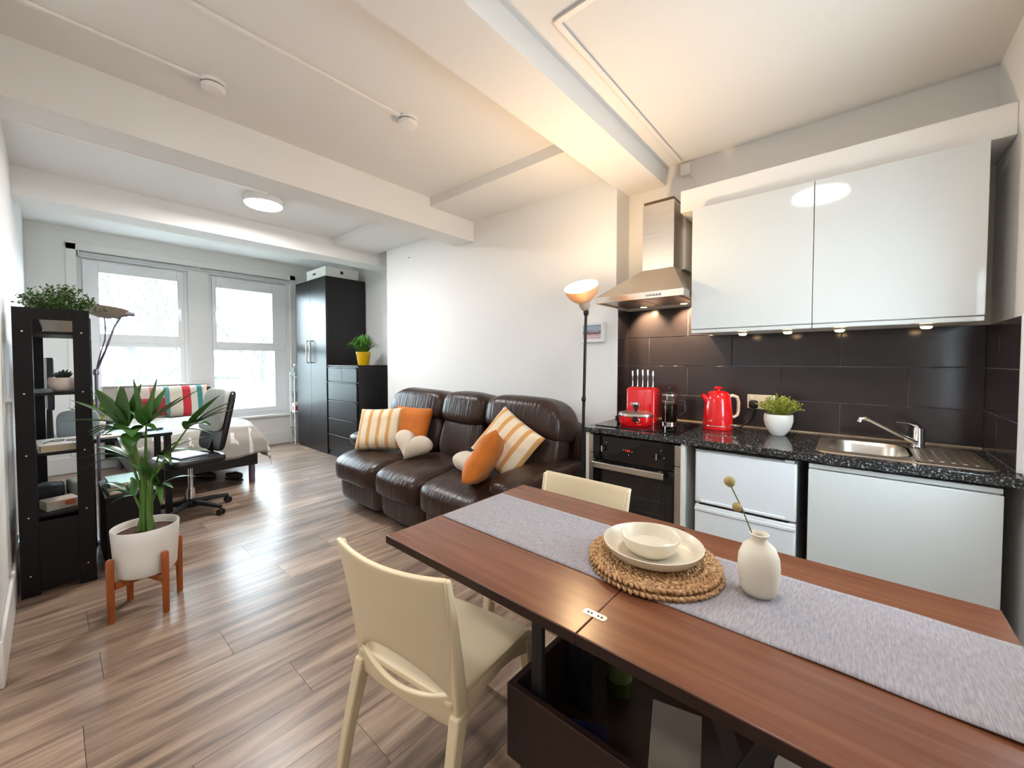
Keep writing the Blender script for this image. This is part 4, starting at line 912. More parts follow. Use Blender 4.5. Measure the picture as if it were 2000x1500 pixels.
# ================================================================ CHAIRS
def bar(path, sizes):
    return MB().loft([[Vector((p[0] + a * s[0] / 2, p[1] + b * s[1] / 2, p[2])) for a, b in ((-1, -1), (1, -1), (1, 1), (-1, 1))] for p, s in zip(path, sizes)])
def make_chair(label, loc, rz):
    t = thing('dining_chair', label, 'chair', loc, (0, 0, rz), 'cream plastic dining chairs')
    def by(u, z):
        s = max(0, (z - .36) / .44); return -.205 - .075 * s ** 1.3 + .034 * u * u
    def bw_(z): return .200 + .020 * max(0, (z - .40) / .40)
    U = .86
    za = lambda u: .452 + .078 * max(0, 1 - (u / U) ** 2) ** .8
    zb = lambda u: .452 - .034 * max(0, 1 - (u / U) ** 2)
    zc = lambda u: .350 + .030 * (1 - u * u)
    zt = lambda u: .803 - .010 * (1 - u * u)
    def P(u, z): return (u * bw_(z), by(u, z), z)
    def top(a, b): u = -1 + 2 * a; return P(u, za(u) + (zt(u) - za(u)) * b)
    def low(a, b): u = -1 + 2 * a; return P(u, zc(u) + (zb(u) - zc(u)) * b)
    obj('backrest', MB().grid(top, 33, 14).grid(low, 33, 5), M_cream_pl, t, world=False, solid=.016, bevel=.004, smooth=35)
    for s in (-1, 1):
        path = [(s * (bw_(z) - .004), by(s, z) + .008, z) for z in (.36, .45, .55, .65, .74, .796)]
        obj('back_edge', bar(path, [(.024, .044), (.024, .042), (.022, .036), (.020, .030), (.018, .024), (.017, .020)]), M_cream_pl, t, world=False, bevel=.005, smooth=50)
        obj('leg', bar([(s * .215, -.262, 0), (s * .207, -.225, .20), (s * .199, -.172, .40)], [(.026, .030), (.030, .036), (.034, .048)]), M_cream_pl, t, world=False, bevel=.006, smooth=50)
        obj('leg', bar([(s * .212, .205, 0), (s * .207, .192, .22), (s * .200, .172, .41)], [(.026, .028), (.032, .034), (.038, .045)]), M_cream_pl, t, world=False, bevel=.006, smooth=50)
        ap = MB()
        def side(a, b, s=s):
            y = -.17 + .35 * a; zl = .352 + .046 * math.sin(a * PI); x = s * (.196 + .010 * a)
            return (x, y, zl + (.428 - zl) * b)
        ap.grid(side, 16, 3)
        obj('side_rail', ap, M_cream_pl, t, world=False, solid=.016, bevel=.003)
    def seat(a, b):
        u = -1 + 2 * a; hw = .192 + .026 * b; y = -.197 + .40 * b
        z = .442 - .014 * (1 - u * u) * math.sin(min(1, b * 1.1) * PI) - .03 * max(0, b - .88) ** 2 / .0144 - .006 * abs(u) ** 6
        return (u * hw, y, z)
    obj('seat', MB().grid(seat, 20, 22), M_cream_pl, t, world=False, solid=.018, off=-1, bevel=.004, smooth=60)
    obj('front_rail', MB().box(-.185, .185, .168, .184, .352, .424), M_cream_pl, t, world=False, bevel=.004)
    for x in (-.15, .15): obj('stacking_slot', MB().box(x - .012, x + .012, .1835, .1848, .380, .396), mat('slot_shadow_brown', (.16, .09, .04), .7, var=(5, .2)), t, world=False)
    return t
c0 = make_chair('cream plastic chair at the near side of the dining table', (-1.012, .842, 0), 7.9)
copy_tree(c0, (-.935, 1.352, 0), R(180), 'cream plastic chair across the dining table, beside the sofa')

# ================================================================ SOFA
sf = thing('leather_sofa', 'dark brown leather three-seat recliner sofa', 'sofa', (-2.70, 2.24, 0))
xs = [-3.70, -2.99, -2.40, -1.74]
hx = [-3.74, -2.89, -2.345, -1.585]
def wrin(f, a, sd):
    return lambda p: p + p.normalized() * (noise.noise(Vector((p.x * f, p.y * f * .5, p.z * f * .5)) + Vector((sd, 0, 0))) * a)
obj('base', MB().box(-3.72, -1.72, 1.90, 2.70, .05, .30), M_leather, sf, bevel=.03, seg=3)
for i in range(3):
    c, w = (xs[i] + xs[i + 1]) / 2, (xs[i + 1] - xs[i]) / 2
    def seatw(p, i=i, w=w):
        q = p.copy()
        if q.y < 0: q.z -= .055 * (abs(q.y) / .37) ** 2
        q.z += noise.noise(Vector((q.x * 9 + i * 7, q.y * 4, 0))) * .010
        return q
    obj('seat_cushion', MB().superell((c, 2.06, .405), (w + .004, .375, .115), .45, .34, 44, 20, wob=seatw), M_leather, sf, smooth=180)
    obj('footrest', MB().superell((c, 1.845, .185), (w - .004, .075, .130), .42, .30, 36, 16, wob=wrin(9, .008, i)), M_leather, sf, smooth=180)
    ch, wh = (hx[i] + hx[i + 1]) / 2, (hx[i + 1] - hx[i]) / 2
    obj('lumbar_cushion', MB().superell((ch, 2.43, .655), (wh - .012, .13, .205), .5, .36, 40, 18, M=rotm(-14), wob=wrin(8, .012, i + 5)), M_leather, sf, smooth=180)
    def headw(p, i=i, wh=wh):
        q = p.copy(); q.y += -.05 * max(0, -q.z / .16) ** 1.0 * .3
        edge = (1 if (i == 2 and q.x > 0) or (i == 0 and q.x < 0) else 0)
        if edge: q.z -= .085 * (abs(q.x) / wh) ** 4
        q.z += noise.noise(Vector((q.x * 8 + i * 9, q.y * 8, q.z * 3))) * .006
        return q
    obj('headrest', MB().superell((ch, 2.505, .905), (wh + .004, .185, .158), .62, .38, 44, 20, M=rotm(-10), wob=headw), M_leather, sf, smooth=180)
obj('back_frame', MB().superell((-2.665, 2.665, .48), (1.115, .10, .41), .25, .18, 60, 20), M_leather, sf, smooth=180)
for s, xc, y0, y1 in ((-1, -3.845, 2.02, 2.62), (1, -1.625, 1.80, 2.62)):
    ym, hl = (y0 + y1) / 2, (y1 - y0) / 2
    a_ = obj('arm', MB().superell((xc, ym + .02, .30), (.125, hl - .01, .255), .25, .25, 32, 16), M_leather, sf, smooth=180)
    obj('arm_pad', MB().superell((xc - .01 * s, ym - .01, .545), (.145, hl + .03, .082), .62, .5, 36, 16, wob=wrin(7, .012, s + 3)), M_leather, a_, smooth=180)
for (x, y) in ((-3.6, 2.0), (-1.85, 2.0), (-3.6, 2.62), (-1.85, 2.62)): obj('foot', MB().lathe([(.03, 0), (.034, .05), (.034, .06)], 14, trm(x, y, 0)), M_black, sf)

# ---------------------------------------------------------------- cushions on the sofa
def pillow(w, h, th, pin=.10, n=26, wr=.006, sd=0):
    mb = MB()
    for s in (-1, 1):
        def f(a, b, s=s):
            u, v = -1 + 2 * a, -1 + 2 * b
            k_ = max(0, (1 - u ** 4) * (1 - v ** 4)) ** .55
            x = w / 2 * u * (1 - pin * (1 - abs(v) ** 2) * .6 * abs(u)); y_ = h / 2 * v * (1 - pin * (1 - abs(u) ** 2) * .6 * abs(v))
            d = th / 2 * k_ + wr * noise.noise(Vector((u * 3.2 + sd, v * 3.2, s))) * k_
            return (x, y_, s * d)
        mb.grid(f, n, n)
    return mb
def cushion(name, mb, m_, loc, normal, roll, lab, grp=None, cat='cushion'):
    n = Vector(normal).normalized(); up = Vector((0, 0, 1)); xx_ = up.cross(n).normalized(); yy_ = n.cross(xx_)
    B = Matrix(((xx_.x, yy_.x, n.x), (xx_.y, yy_.y, n.y), (xx_.z, yy_.z, n.z))).to_4x4() @ Matrix.Rotation(R(roll), 4, 'Z')
    o = obj(name, mb, m_, None, world=False, smooth=180); o.matrix_basis = trm(*loc) @ B
    tag(o, lab, cat, grp); return o
cushion('striped_cushion', pillow(.47, .41, .15, sd=1), M_stripe, (-3.395, 2.03, .705), (.42, -.80, .42), 4, 'cream cushion with ochre stripes at the far end of the sofa', 'striped cushions')
cushion('velvet_cushion', pillow(.42, .38, .13, sd=2), M_orange_velvet, (-3.16, 2.20, .735), (.30, -.85, .40), -2, 'burnt orange cushion tucked behind the striped cushion', 'orange cushions')
def heart(w, th, wr=.004):
    mb = MB(); n, rn_ = 48, 12
    out = []
    for i in range(n):
        a = 2 * PI * i / n
        x = 16 * math.sin(a) ** 3; y = 13 * math.cos(a) - 5 * math.cos(2 * a) - 2 * math.cos(3 * a) - math.cos(4 * a)
        out.append((x / 17 * w / 2, (y + 2.2) / 17 * w / 2 * .76))
    for s in (-1, 1):
        mb.grid(lambda a, b, s=s: (out[int(round(a * n)) % n][0] * math.sin(b * PI / 2), out[int(round(a * n)) % n][1] * math.sin(b * PI / 2) + .01 * (1 - b), s * th / 2 * math.cos(b * PI / 2) ** .75), n, rn_, wrap_u=True)
    return mb
cushion('heart_cushion', heart(.385, .15), M_boucle, (-2.89, 2.02, .605), (.42, -.78, .46), -16, 'cream boucle heart-shaped cushion on the middle seat', 'boucle cushions')
cushion('heart_cushion', heart(.34, .15), M_boucle, (-2.16, 2.03, .585), (.05, -.36, .93), 18, 'cream boucle cushion lying under the orange velvet cushion', 'boucle cushions')
cushion('striped_cushion', pillow(.45, .41, .14, sd=4), M_stripe, (-1.925, 2.17, .742), (.18, -.87, .45), -30, 'cream cushion with ochre stripes propped at the near end of the sofa', 'striped cushions')
cushion('velvet_cushion', pillow(.44, .40, .15, sd=5, wr=.014), M_orange_velvet, (-1.915, 1.93, .675), (-.74, -.36, .46), 20, 'burnt orange velvet cushion standing against the near sofa arm', 'orange cushions')

# ================================================================ FLOOR LAMP, PICTURE
fl_ = thing('floor_lamp', 'lit uplighter floor lamp with black pole beside the sofa', 'floor lamp', (-1.338, 2.235, 0))
lx, ly = -1.338, 2.235
M_pole = mat('black_metal', (.012, .012, .013), .35, metal=.3, var=(5, .2))
obj('base', MB().lathe([(.108, 0), (.108, .012), (.09, .02), (.02, .028), (.012, .05)], 40, trm(lx, ly, 0)), M_pole, fl_)
obj('pole', MB().tube([(lx, ly, .03), (lx + .012, ly + .004, .9), (lx + .024, ly + .009, 1.64)], [.0105, .010, .0095], 14), M_pole, fl_)
obj('pole_joint', MB().superell((lx + .014, ly + .005, 1.10), (.014, .014, .02), .8, .9, 14, 8), M_pole, fl_)
obj('swivel', MB().superell((lx + .026, ly + .008, 1.655), (.017, .017, .024), .8, .9, 16, 10), M_pole, fl_)
_ax = Vector((.10, -.52, .84)).normalized(); HM = trm(lx + .020, ly + .012, 1.672) @ Vector((0, 0, 1)).rotation_difference(_ax).to_matrix().to_4x4()
obj('socket_cup', MB().lathe([(.018, 0), (.026, .006), (.034, .03), (.040, .062), (.034, .066)], 28, HM), M_beige_shade, fl_)
obj('lamp_shade', MB().lathe([(.036, .060), (.064, .074), (.088, .100), (.103, .135), (.107, .160), (.1055, .160), (.101, .135), (.086, .102), (.062, .0765), (.034, .063)], 44, HM, caps=False), mat('beige_lamp_glass', (.70, .50, .30), .4, var=(4, .05), trans=.25), fl_)
bl = obj('bulb', MB().lathe([(.012, .062), (.016, .08), (.032, .108), (.034, .128), (.026, .150), (.012, .162), (.002, .165)], 24, HM), M_bulb_warm, fl_)
ld = bpy.data.lights.new('bulb_light', 'POINT'); ld.energy = LAMP_FLOOR; ld.color = (1, .68, .36); ld.shadow_soft_size = .03
lo = bpy.data.objects.new('bulb_light', ld); COL.objects.link(lo); lo.parent = fl_; lo.location = (HM @ Vector((0, 0, .185))) - Vector((lx, ly, 0))
# small canvas on the chimney wall
def art():
    m = mat('seascape_paint', (.5, .5, .5), .7); N, L, b = nodes(m)
    tc = N.new('ShaderNodeTexCoord'); sx = N.new('ShaderNodeSeparateXYZ'); L.new(tc.outputs['Object'], sx.inputs[0])
    n = N.new('ShaderNodeTexNoise'); n.inputs['Scale'].default_value = 28; L.new(tc.outputs['Object'], n.inputs['Vector'])
    ad = N.new('ShaderNodeMath'); ad.operation = 'MULTIPLY_ADD'; ad.inputs[1].default_value = .035; L.new(n.outputs['Fac'], ad.inputs[0]); L.new(sx.outputs[2], ad.inputs[2])
    mr = N.new('ShaderNodeMapRange'); mr.inputs['From Min'].default_value = -.045; mr.inputs['From Max'].default_value = .075; L.new(ad.outputs[0], mr.inputs[0])
    rp = N.new('ShaderNodeValToRGB'); rp.color_ramp.interpolation = 'EASE'; e = rp.color_ramp.elements
    e[0].position = 0; e[0].color = (.30, .22, .25, 1); e[1].position = 1; e[1].color = (.24, .32, .38, 1)
    for p, c in ((.18, (.62, .47, .47)), (.36, (.55, .38, .38)), (.44, (.16, .06, .07)), (.56, (.26, .25, .30)), (.75, (.33, .42, .50))):
        k_ = rp.color_ramp.elements.new(p); k_.color = (*c, 1)
    L.new(mr.outputs[0], rp.inputs[0]); L.new(rp.outputs[0], b.inputs['Base Color']); return m
pc = thing('wall_picture', 'small unframed landscape picture on white canvas behind the lamp pole', 'picture', (-1.583, YB - .02, 1.57))
obj('canvas', MB().box(-1.688, -1.482, YB - .034, YB - .0005, 1.493, 1.648), mat('white_canvas', (.78, .78, .77), .8, var=(60, .03)), pc, bevel=.002)
o = obj('painting', MB().box(-1.662, -1.504, YB - .0352, YB - .0335, 1.520, 1.628), art(), pc, smooth=0)
# smoke alarms
def alarm(x, y, lab):
    z = 2.825; t = thing('smoke_alarm', lab, 'smoke alarm', (x, y, z), group='smoke alarms')
    obj('mount', MB().lathe([(.058, z), (.058, z - .012), (.054, z - .016)], 36, trm(x, y, 0)), M_trunk, t)
    obj('vent_band', MB().lathe([(.049, z - .016), (.049, z - .024)], 36, trm(x, y, 0)), mat('vent_grey', (.22, .2, .2), .7, var=(30, .4)), t)
    obj('cover', MB().lathe([(.054, z - .024), (.055, z - .034), (.050, z - .046), (.032, z - .052), (.002, z - .054)], 36, trm(x, y, 0)), M_trunk, t)
    obj('test_button', MB().lathe([(.010, z - .0525), (.009, z - .0565), (.002, z - .057)], 16, trm(x + .015, y, 0)), M_trunk, t)
alarm(-2.615, .60, 'white smoke alarm on the ceiling nearer the bookcase wall')
alarm(-2.10, 1.46, 'white smoke alarm on the ceiling in the middle of the room')
# ================================================================ FAR SIDE: WARDROBE, CHEST
wd = thing('wardrobe', 'tall black-brown wardrobe with steel bar handles by the window', 'wardrobe', (-6.24, 2.88, 0))
obj('body', MB().box(-6.76, -5.72, 2.60, 3.178, 0.0, 2.545), M_wardrobe, wd, bevel=.002)
obj('top_panel', MB().box(-6.765, -5.715, 2.577, 3.18, 2.545, 2.555), M_wardrobe, wd)
for x0, x1, hx_ in ((-6.757, -6.2415, -6.305), (-6.2385, -5.745, -6.185)):
    d = obj('door', MB().box(x0, x1, 2.578, 2.5985, .06, 2.54), M_wardrobe, wd, bevel=.0015)
    hdl = MB().tube([(hx_, 2.578, 1.32), (hx_, 2.545, 1.32), (hx_, 2.540, 1.335), (hx_, 2.540, 1.63), (hx_, 2.545, 1.645), (hx_, 2.578, 1.645)], .0085, 10)
    obj('handle', hdl, M_steel, d)
obj('edge_strip', MB().box(-5.743, -5.722, 2.577, 2.5995, .02, 2.54), M_wardrobe, wd)
wb = thing('storage_box', 'white storage box on top of the wardrobe', 'box', (-6.1, 2.86, 2.556))
obj('box', MB().box(-6.40, -5.765, 2.60, 3.10, 2.5555, 2.705), M_white_mel, wb, bevel=.004)
obj('label_slot', MB().box(-6.18, -6.08, 2.5975, 2.601, 2.62, 2.645), mat('dark_slot', (.05, .05, .05), .6, var=(5, .2)), wb)
obj('finger_hole', MB().lathe([(.024, 0), (.024, .004), (.002, .0045)], 20, trm(-5.7665, 2.84, 2.64) @ rotm(0, 90, 0)), mat('dark_hole', (.03, .03, .03), .7, var=(5, .2)), wb)
ch = thing('chest_of_drawers', 'black-brown chest of drawers between wardrobe and sofa', 'chest of drawers', (-5.28, 2.84, 0))
obj('body', MB().box(-5.705, -4.866, 2.604, 3.08, 0, 1.27), M_wardrobe, ch, bevel=.002)
obj('top', MB().box(-5.708, -4.862, 2.585, 3.085, 1.271, 1.287), M_wardrobe, ch, bevel=.002)
zs = [1.262, 1.058, .798, .548, .318, .085]
for i in range(5):
    for x0, x1 in (((-5.685, -5.287), (-5.283, -4.885)) if i == 0 else ((-5.685, -4.885),)):
        d = obj('drawer', MB().box(x0, x1, 2.582, 2.6035, zs[i + 1] + .006, zs[i] - .018), M_wardrobe, ch, bevel=.002)
        obj('finger_lip', MB().box(x0, x1, 2.572, 2.590, zs[i] - .0175, zs[i] - .004), M_wardrobe, d, bevel=.003)
# fern in yellow pot
def arch_blades(mb, base, n, Rm, H, seed, w=.008, r0=.02):
    rnd = random.Random(seed)
    for i in range(n):
        a = rnd.uniform(0, 2 * PI); out = rnd.random() ** .6 * Rm; hh = H * rnd.uniform(.55, 1.0) * (1.05 - .55 * out / Rm)
        d = Vector((math.cos(a), math.sin(a), 0)); s = Vector((-d.y, d.x, 0)); p0 = Vector(base) + d * r0 * rnd.random()
        vs, fs = [], []
        for k_ in range(7):
            t = k_ / 6.0
            p = p0 + d * out * (t ** 1.15) + Vector((0, 0, hh * (math.sin(t * PI * .72) / math.sin(PI * .5)) * (1 if out < Rm * .5 else .95)))
            ww = w * (1 - t ** 2) * (.5 + t) + .0006
            vs += [p - s * ww, p + s * ww]
            if k_: fs.append((2 * k_ - 2, 2 * k_ - 1, 2 * k_ + 1, 2 * k_))
        mb.add(vs, fs)
    return mb
fx, fy, fz = -5.06, 2.78, 1.288
fn = thing('potted_fern', 'green spider plant in a yellow pot on the chest of drawers', 'potted plant', (fx, fy, fz))
obj('pot', MB().lathe([(.064, fz), (.070, fz + .006), (.092, fz + .15), (.097, fz + .156), (.097, fz + .178), (.090, fz + .178), (.086, fz + .15), (.06, fz + .14)], 36, trm(fx, fy, 0)), M_yellow, fn)
obj('soil', MB().lathe([(.086, fz + .152), (.004, fz + .156)], 20, trm(fx, fy, 0)), M_soil, fn)
obj('foliage', arch_blades(MB(), (fx, fy, fz + .15), 190, .27, .30, 3, .010, .05), M_leaf2, fn, kind='stuff')
# slim glass shelf tower in the corner by the window
gt = thing('glass_shelf_tower', 'narrow glass shelf tower between window and wardrobe', 'shelf', (-6.90, 2.64, 0))
for (x, y) in ((-6.99, 2.56), (-6.82, 2.56), (-6.99, 2.74), (-6.82, 2.74)): obj('post', MB().lathe([(.008, 0), (.008, 1.16)], 10, trm(x, y, 0)), M_upvc, gt)
for z in (.26, .50, .84, 1.10): obj('shelf', MB().box(-7.0, -6.81, 2.55, 2.75, z, z + .012), M_teal_glass, gt)
for (x, y, z, h_, lab, mm) in ((-6.88, 2.60, 1.1125, .16, 'pale glass jar on top of the glass shelf tower', M_teal_glass), (-6.88, 2.61, .8525, .22, 'tall pale glass jar on the glass shelf tower', M_teal_glass), (-6.88, 2.60, .5125, .15, 'white and red carton on the glass shelf tower', None)):
    if mm:
        j = thing('glass_jar', lab, 'jar', (x, y, z), group='jars on the glass shelf tower')
        obj('jar', MB().lathe([(.04, z), (.045, z + .01), (.045, z + h_ * .8), (.03, z + h_ * .9), (.03, z + h_)], 20, trm(x, y, 0)), mm, j)
        obj('lid', MB().lathe([(.033, z + h_), (.033, z + h_ + .02), (.004, z + h_ + .021)], 20, trm(x, y, 0)), M_upvc, j)
    else:
        j = thing('carton', lab, 'carton', (x, y, z))
        obj('box', MB().box(x - .05, x + .05, y - .04, y + .04, z, z + h_), M_paper, j, bevel=.002)
        obj('red_mark', MB().superell((x + .0505, y, z + .07), (.001, .025, .04), .8, .8, 16, 8).superell((x, y - .0405, z + .07), (.03, .001, .04), .8, .8, 16, 8), mat('red_print', (.3, .04, .05), .6, var=(9, .3)), j)

# ================================================================ BED
bd = thing('bed', 'bed with black base and patterned bedding under the window', 'bed', (-5.98, .98, 0))
obj('base', MB().box(-6.98, -5.02, .50, 1.49, .20, .42), M_black, bd, bevel=.01)
obj('mattress', MB().box(-6.96, -5.03, .51, 1.48, .421, .585), M_paper, bd, bevel=.03, seg=3)
obj('headboard', MB().box(-7.035, -6.985, .42, 1.50, .12, .98), M_black, bd, bevel=.008)
for (x, y) in ((-5.06, 1.44), (-5.06, .55), (-6.93, 1.44), (-6.93, .55)): obj('leg', MB().lathe([(.022, 0), (.03, .004), (.03, .20)], 18, trm(x, y, 0)), mat('grey_violet_metal', (.22, .19, .25), .35, metal=.8, var=(5, .1)), bd)
def throwf(u, v):
    X_e, Y_e, top = -5.02, 1.49, .595
    s = -6.55 + 1.80 * u; w = .46 + 1.33 * v
    dx, dy = max(0, s - X_e), max(0, w - Y_e)
    rx = .10
    x = s if dx == 0 else X_e + min(dx, rx) * .75 + .02 * math.sin(w * 8)
    y = w if dy == 0 else Y_e + min(dy, rx) * .8 + .025 * math.sin(s * 9)
    drop = math.hypot(dx, dy) if dx and dy else dx + dy
    z = top + .02 * math.sin(s * 6 + 1) * math.sin(w * 7) - drop * 1.0 + .012 * noise.noise(Vector((s * 5, w * 5, 0)))
    z += .03 * max(0, 1 - drop * 6)
    return (x, y, max(z, .14))
tw = obj('bed_throw', MB().grid(throwf, 60, 46), M_throw, loc=(-5.7, 1.0, .58), solid=.012, smooth=180, off=1)
tag(tw, 'grey throw with white dashes draped over the foot of the bed', 'throw')
M_blank = mat('grey_back_throw', (.40, .37, .33), .95, var=(9, .1))
hb_ = obj('back_throw', MB().box(-6.983, -6.955, .40, 1.42, .60, 1.03).box(-7.06, -6.955, .40, 1.42, 1.0, 1.035), M_throw, loc=(-6.97, .91, .6), bevel=.012)
tag(hb_, 'grey patterned throw hung over the bed headboard', 'throw')
def blanket_mat():
    m = mat('woven_striped_blanket', (.62, .55, .47), .95); N, L, b = nodes(m)
    tc = N.new('ShaderNodeTexCoord'); sx = N.new('ShaderNodeSeparateXYZ'); L.new(tc.outputs['Object'], sx.inputs[0])
    mr = N.new('ShaderNodeMapRange'); mr.inputs['From Min'].default_value = -.36; mr.inputs['From Max'].default_value = .36; L.new(sx.outputs[1], mr.inputs[0])
    rp = N.new('ShaderNodeValToRGB'); rp.color_ramp.interpolation = 'CONSTANT'; e = rp.color_ramp.elements
    bands = ((0, (.60, .50, .42)), (.16, (.42, .12, .12)), (.22, (.62, .56, .48)), (.34, (.12, .27, .26)), (.42, (.62, .56, .46)), (.60, (.50, .03, .04)), (.72, (.64, .58, .52)), (.82, (.05, .22, .22)), (.90, (.66, .60, .50)), (.95, (.60, .26, .16)))
    e[0].position = 0; e[0].color = (*bands[0][1], 1); e[1].position = bands[1][0]; e[1].color = (*bands[1][1], 1)
    for p, c in bands[2:]: k_ = e.new(p); k_.color = (*c, 1)
    L.new(mr.outputs[0], rp.inputs[0]); L.new(rp.outputs[0], b.inputs['Base Color']); return m
blk = obj('striped_blanket', pillow(.72, .42, .20, .05, 26, .01, 8), blanket_mat(), None, world=False, smooth=180)
blk.matrix_basis = trm(-6.80, 1.06, .80) @ Matrix(((0, -.35, .94, 0), (1, 0, 0, 0), (0, .94, .35, 0), (0, 0, 0, 1)))
blk.data.transform(Matrix(((0, 0, 1, 0), (1, 0, 0, 0), (0, 1, 0, 0), (0, 0, 0, 1)))); blk.matrix_basis = trm(-6.79, 1.06, .815) @ rotm(0, -14, 0)
tag(blk, 'large pillow in a red, teal and cream striped blanket at the bed head', 'pillow')
rc = obj('red_cushion', pillow(.30, .24, .10, .08, 20, .008, 3), mat('dark_red_cotton', (.30, .02, .025), .9, var=(14, .3)), None, world=False, smooth=180)
rc.data.transform(Matrix(((0, 0, 1, 0), (1, 0, 0, 0), (0, 1, 0, 0), (0, 0, 0, 1)))); rc.matrix_basis = trm(-6.58, .80, .775) @ rotm(0, -22, 0)
tag(rc, 'small dark red cushion in front of the striped pillow', 'cushion')
for i, (x, y, rz, lab) in enumerate(((-5.33, 1.34, 20, 'dark brown shoe under the bed, nearer the bed leg'), (-5.55, 1.12, 35, 'dark brown shoe under the bed, further from the bed leg'))):
    t = thing('shoe', lab, 'shoe', (x, y, 0), (0, 0, rz), 'shoes under the bed')
    obj('sole', MB().superell((0, 0, .010), (.13, .043, .0098), .3, .7, 28, 8), M_black, t, world=False)
    obj('upper', MB().superell((0, 0, .05), (.125, .04, .042), .7, .75, 28, 12, wob=lambda p: Vector((p.x, p.y, p.z * (1.0 if p.x > 0 else .62)))), mat('brown_shoe_leather', (.03, .02, .013), .5, var=(9, .3)), t, world=False)

# ================================================================ LEFT WALL: BOOKCASE, DESK
bcx, bcy = -3.52, .012
bc = thing('bookcase', 'tall open black bookcase standing end-on by the left wall', 'bookcase', (bcx, bcy, 0), (0, 0, -3.2))
LB = .64; H_ = 1.647
for xx_ in (0, -LB + .02):
    for y0, y1 in ((-.146, -.074), (.080, .150)):
        up_ = obj('upright', MB().box(xx_ - .02, xx_, y0, y1, 0, H_), M_blackwood, bc, world=False, bevel=.002)
        for z in (1.512, 1.16, .81, .455, .12):
            if xx_ == 0: obj('bolt', MB().lathe([(.0045, 0), (.004, .003), (.0015, .0035)], 12, trm(0, (y0 + y1) / 2, z) @ rotm(0, 90, 0)), M_chrome, up_, world=False)
    obj('top_rail', MB().box(xx_ - .02, xx_, -.074, .080, 1.582, H_), M_blackwood, bc, world=False, bevel=.002)
    obj('end_panel', MB().box(xx_ - .016, xx_ - .004, -.074, .080, .03, .42), M_blackwood, bc, world=False)
for z in (1.500, 1.145, .795, .44, .105): obj('shelf', MB().box(-LB + .021, -.021, -.142, .146, z, z + .016), M_blackwood, bc, world=False, bevel=.001)
BM = trm(bcx, bcy, 0) @ rotm(0, 0, -3.2)
def bpos(x, y, z): return tuple(BM @ Vector((x, y, z)))
# white trough planter with leafy plant
p = bpos(-.20, .03, 1.5165)
pp = thing('planter', 'bushy green plant in a white trough on the top shelf of the bookcase', 'potted plant', p, (0, 0, -3))
obj('trough', MB().loft([rrect(-.06, .06, -.070, .070, .01, .0005), rrect(-.075, .075, -.090, .090, .012, .085), rrect(-.070, .070, -.085, .085, .01, .085), rrect(-.065, .065, -.08, .08, .01, .07)]), mat('pale_stone_trough', (.60, .56, .50), .7, var=(9, .15)), pp, world=False)
obj('soil', MB().box(-.066, .066, -.081, .081, .066, .0702), M_soil, pp, world=False)
obj('foliage', bush(MB(), (0, 0, .07), .135, .235, 190, 12, .017, 1.0, 7), mat('box_leaf', (.07, .17, .03), .5, var=(30, .6)), pp, world=False, smooth=0, kind='stuff')
# succulent
p = bpos(-.10, .035, 1.1615)
sp_ = thing('potted_succulent', 'small dark succulent in a round white pot on the bookcase', 'potted plant', p)
obj('pot', MB().lathe([(.030, .0005), (.040, .004), (.060, .025), (.065, .05), (.063, .082), (.059, .084), (.058, .07), (.05, .068)], 32, None), mat('blush_ceramic', (.70, .60, .56), .4, var=(5, .05)), sp_, world=False)
obj('soil', MB().lathe([(.057, .070), (.003, .073)], 20, None), M_soil, sp_, world=False)
rnd = random.Random(2)
for i in range(16):
    a = i * 2.4; l_ = .05 + .018 * rnd.random(); til = .35 + .6 * (i / 16.0)
    d = Vector((math.cos(a) * math.sin(til), math.sin(a) * math.sin(til), math.cos(til)))
    obj('leaf', MB().tube([Vector((0, 0, .07)) + d * l_ * t for t in (.15, .4, .7, .9, 1.0)], [.004, .008, .007, .004, .001], 7), M_leaf4, sp_, world=False)
# book, grey panel, glasses
p = bpos(-.20, .02, .8115)
bk = thing('thick_book', 'thick closed book with cream pages lying on the bookcase', 'book', p, (0, 0, 4))
obj('pages', MB().box(-.145, .145, -.10, .10, .004, .036), M_pagee, bk, world=False)
obj('cover', MB().box(-.15, .15, -.108, .104, .0004, .0038).box(-.15, .15, -.108, .104, .0362, .040).box(-.15, .15, -.108, -.1045, .004, .036), mat('pale_cover', (.66, .65, .63), .5, var=(6, .08)), bk, world=False)
gl = obj('reading_glasses', MB().tube([(.03 * math.cos(R(i * 24)) - .035, .03 * math.sin(R(i * 24)), .003) for i in range(16)], .0022, 6).tube([(.03 * math.cos(R(i * 24)) + .035, .03 * math.sin(R(i * 24)), .003) for i in range(16)], .0022, 6).tube([(-.065, 0, .003), (-.06, -.09, .004)], .002, 6).tube([(.065, 0, .003), (.06, -.09, .004)], .002, 6), M_black, loc=bpos(-.19, .03, .8518), rot=(0, 0, 70), world=False)
tag(gl, 'dark reading glasses lying on the thick book', 'glasses')
gp = obj('serving_tray', MB().superell((0, 0, .102), (.012, .10, .102), .5, .62, 30, 16), mat('blue_grey_plastic', (.32, .40, .46), .5, var=(4, .05)), loc=bpos(-.44, .08, .8118), rot=(0, 0, -3), world=False)
tag(gp, 'blue-grey rounded tray standing upright behind the thick book', 'tray')
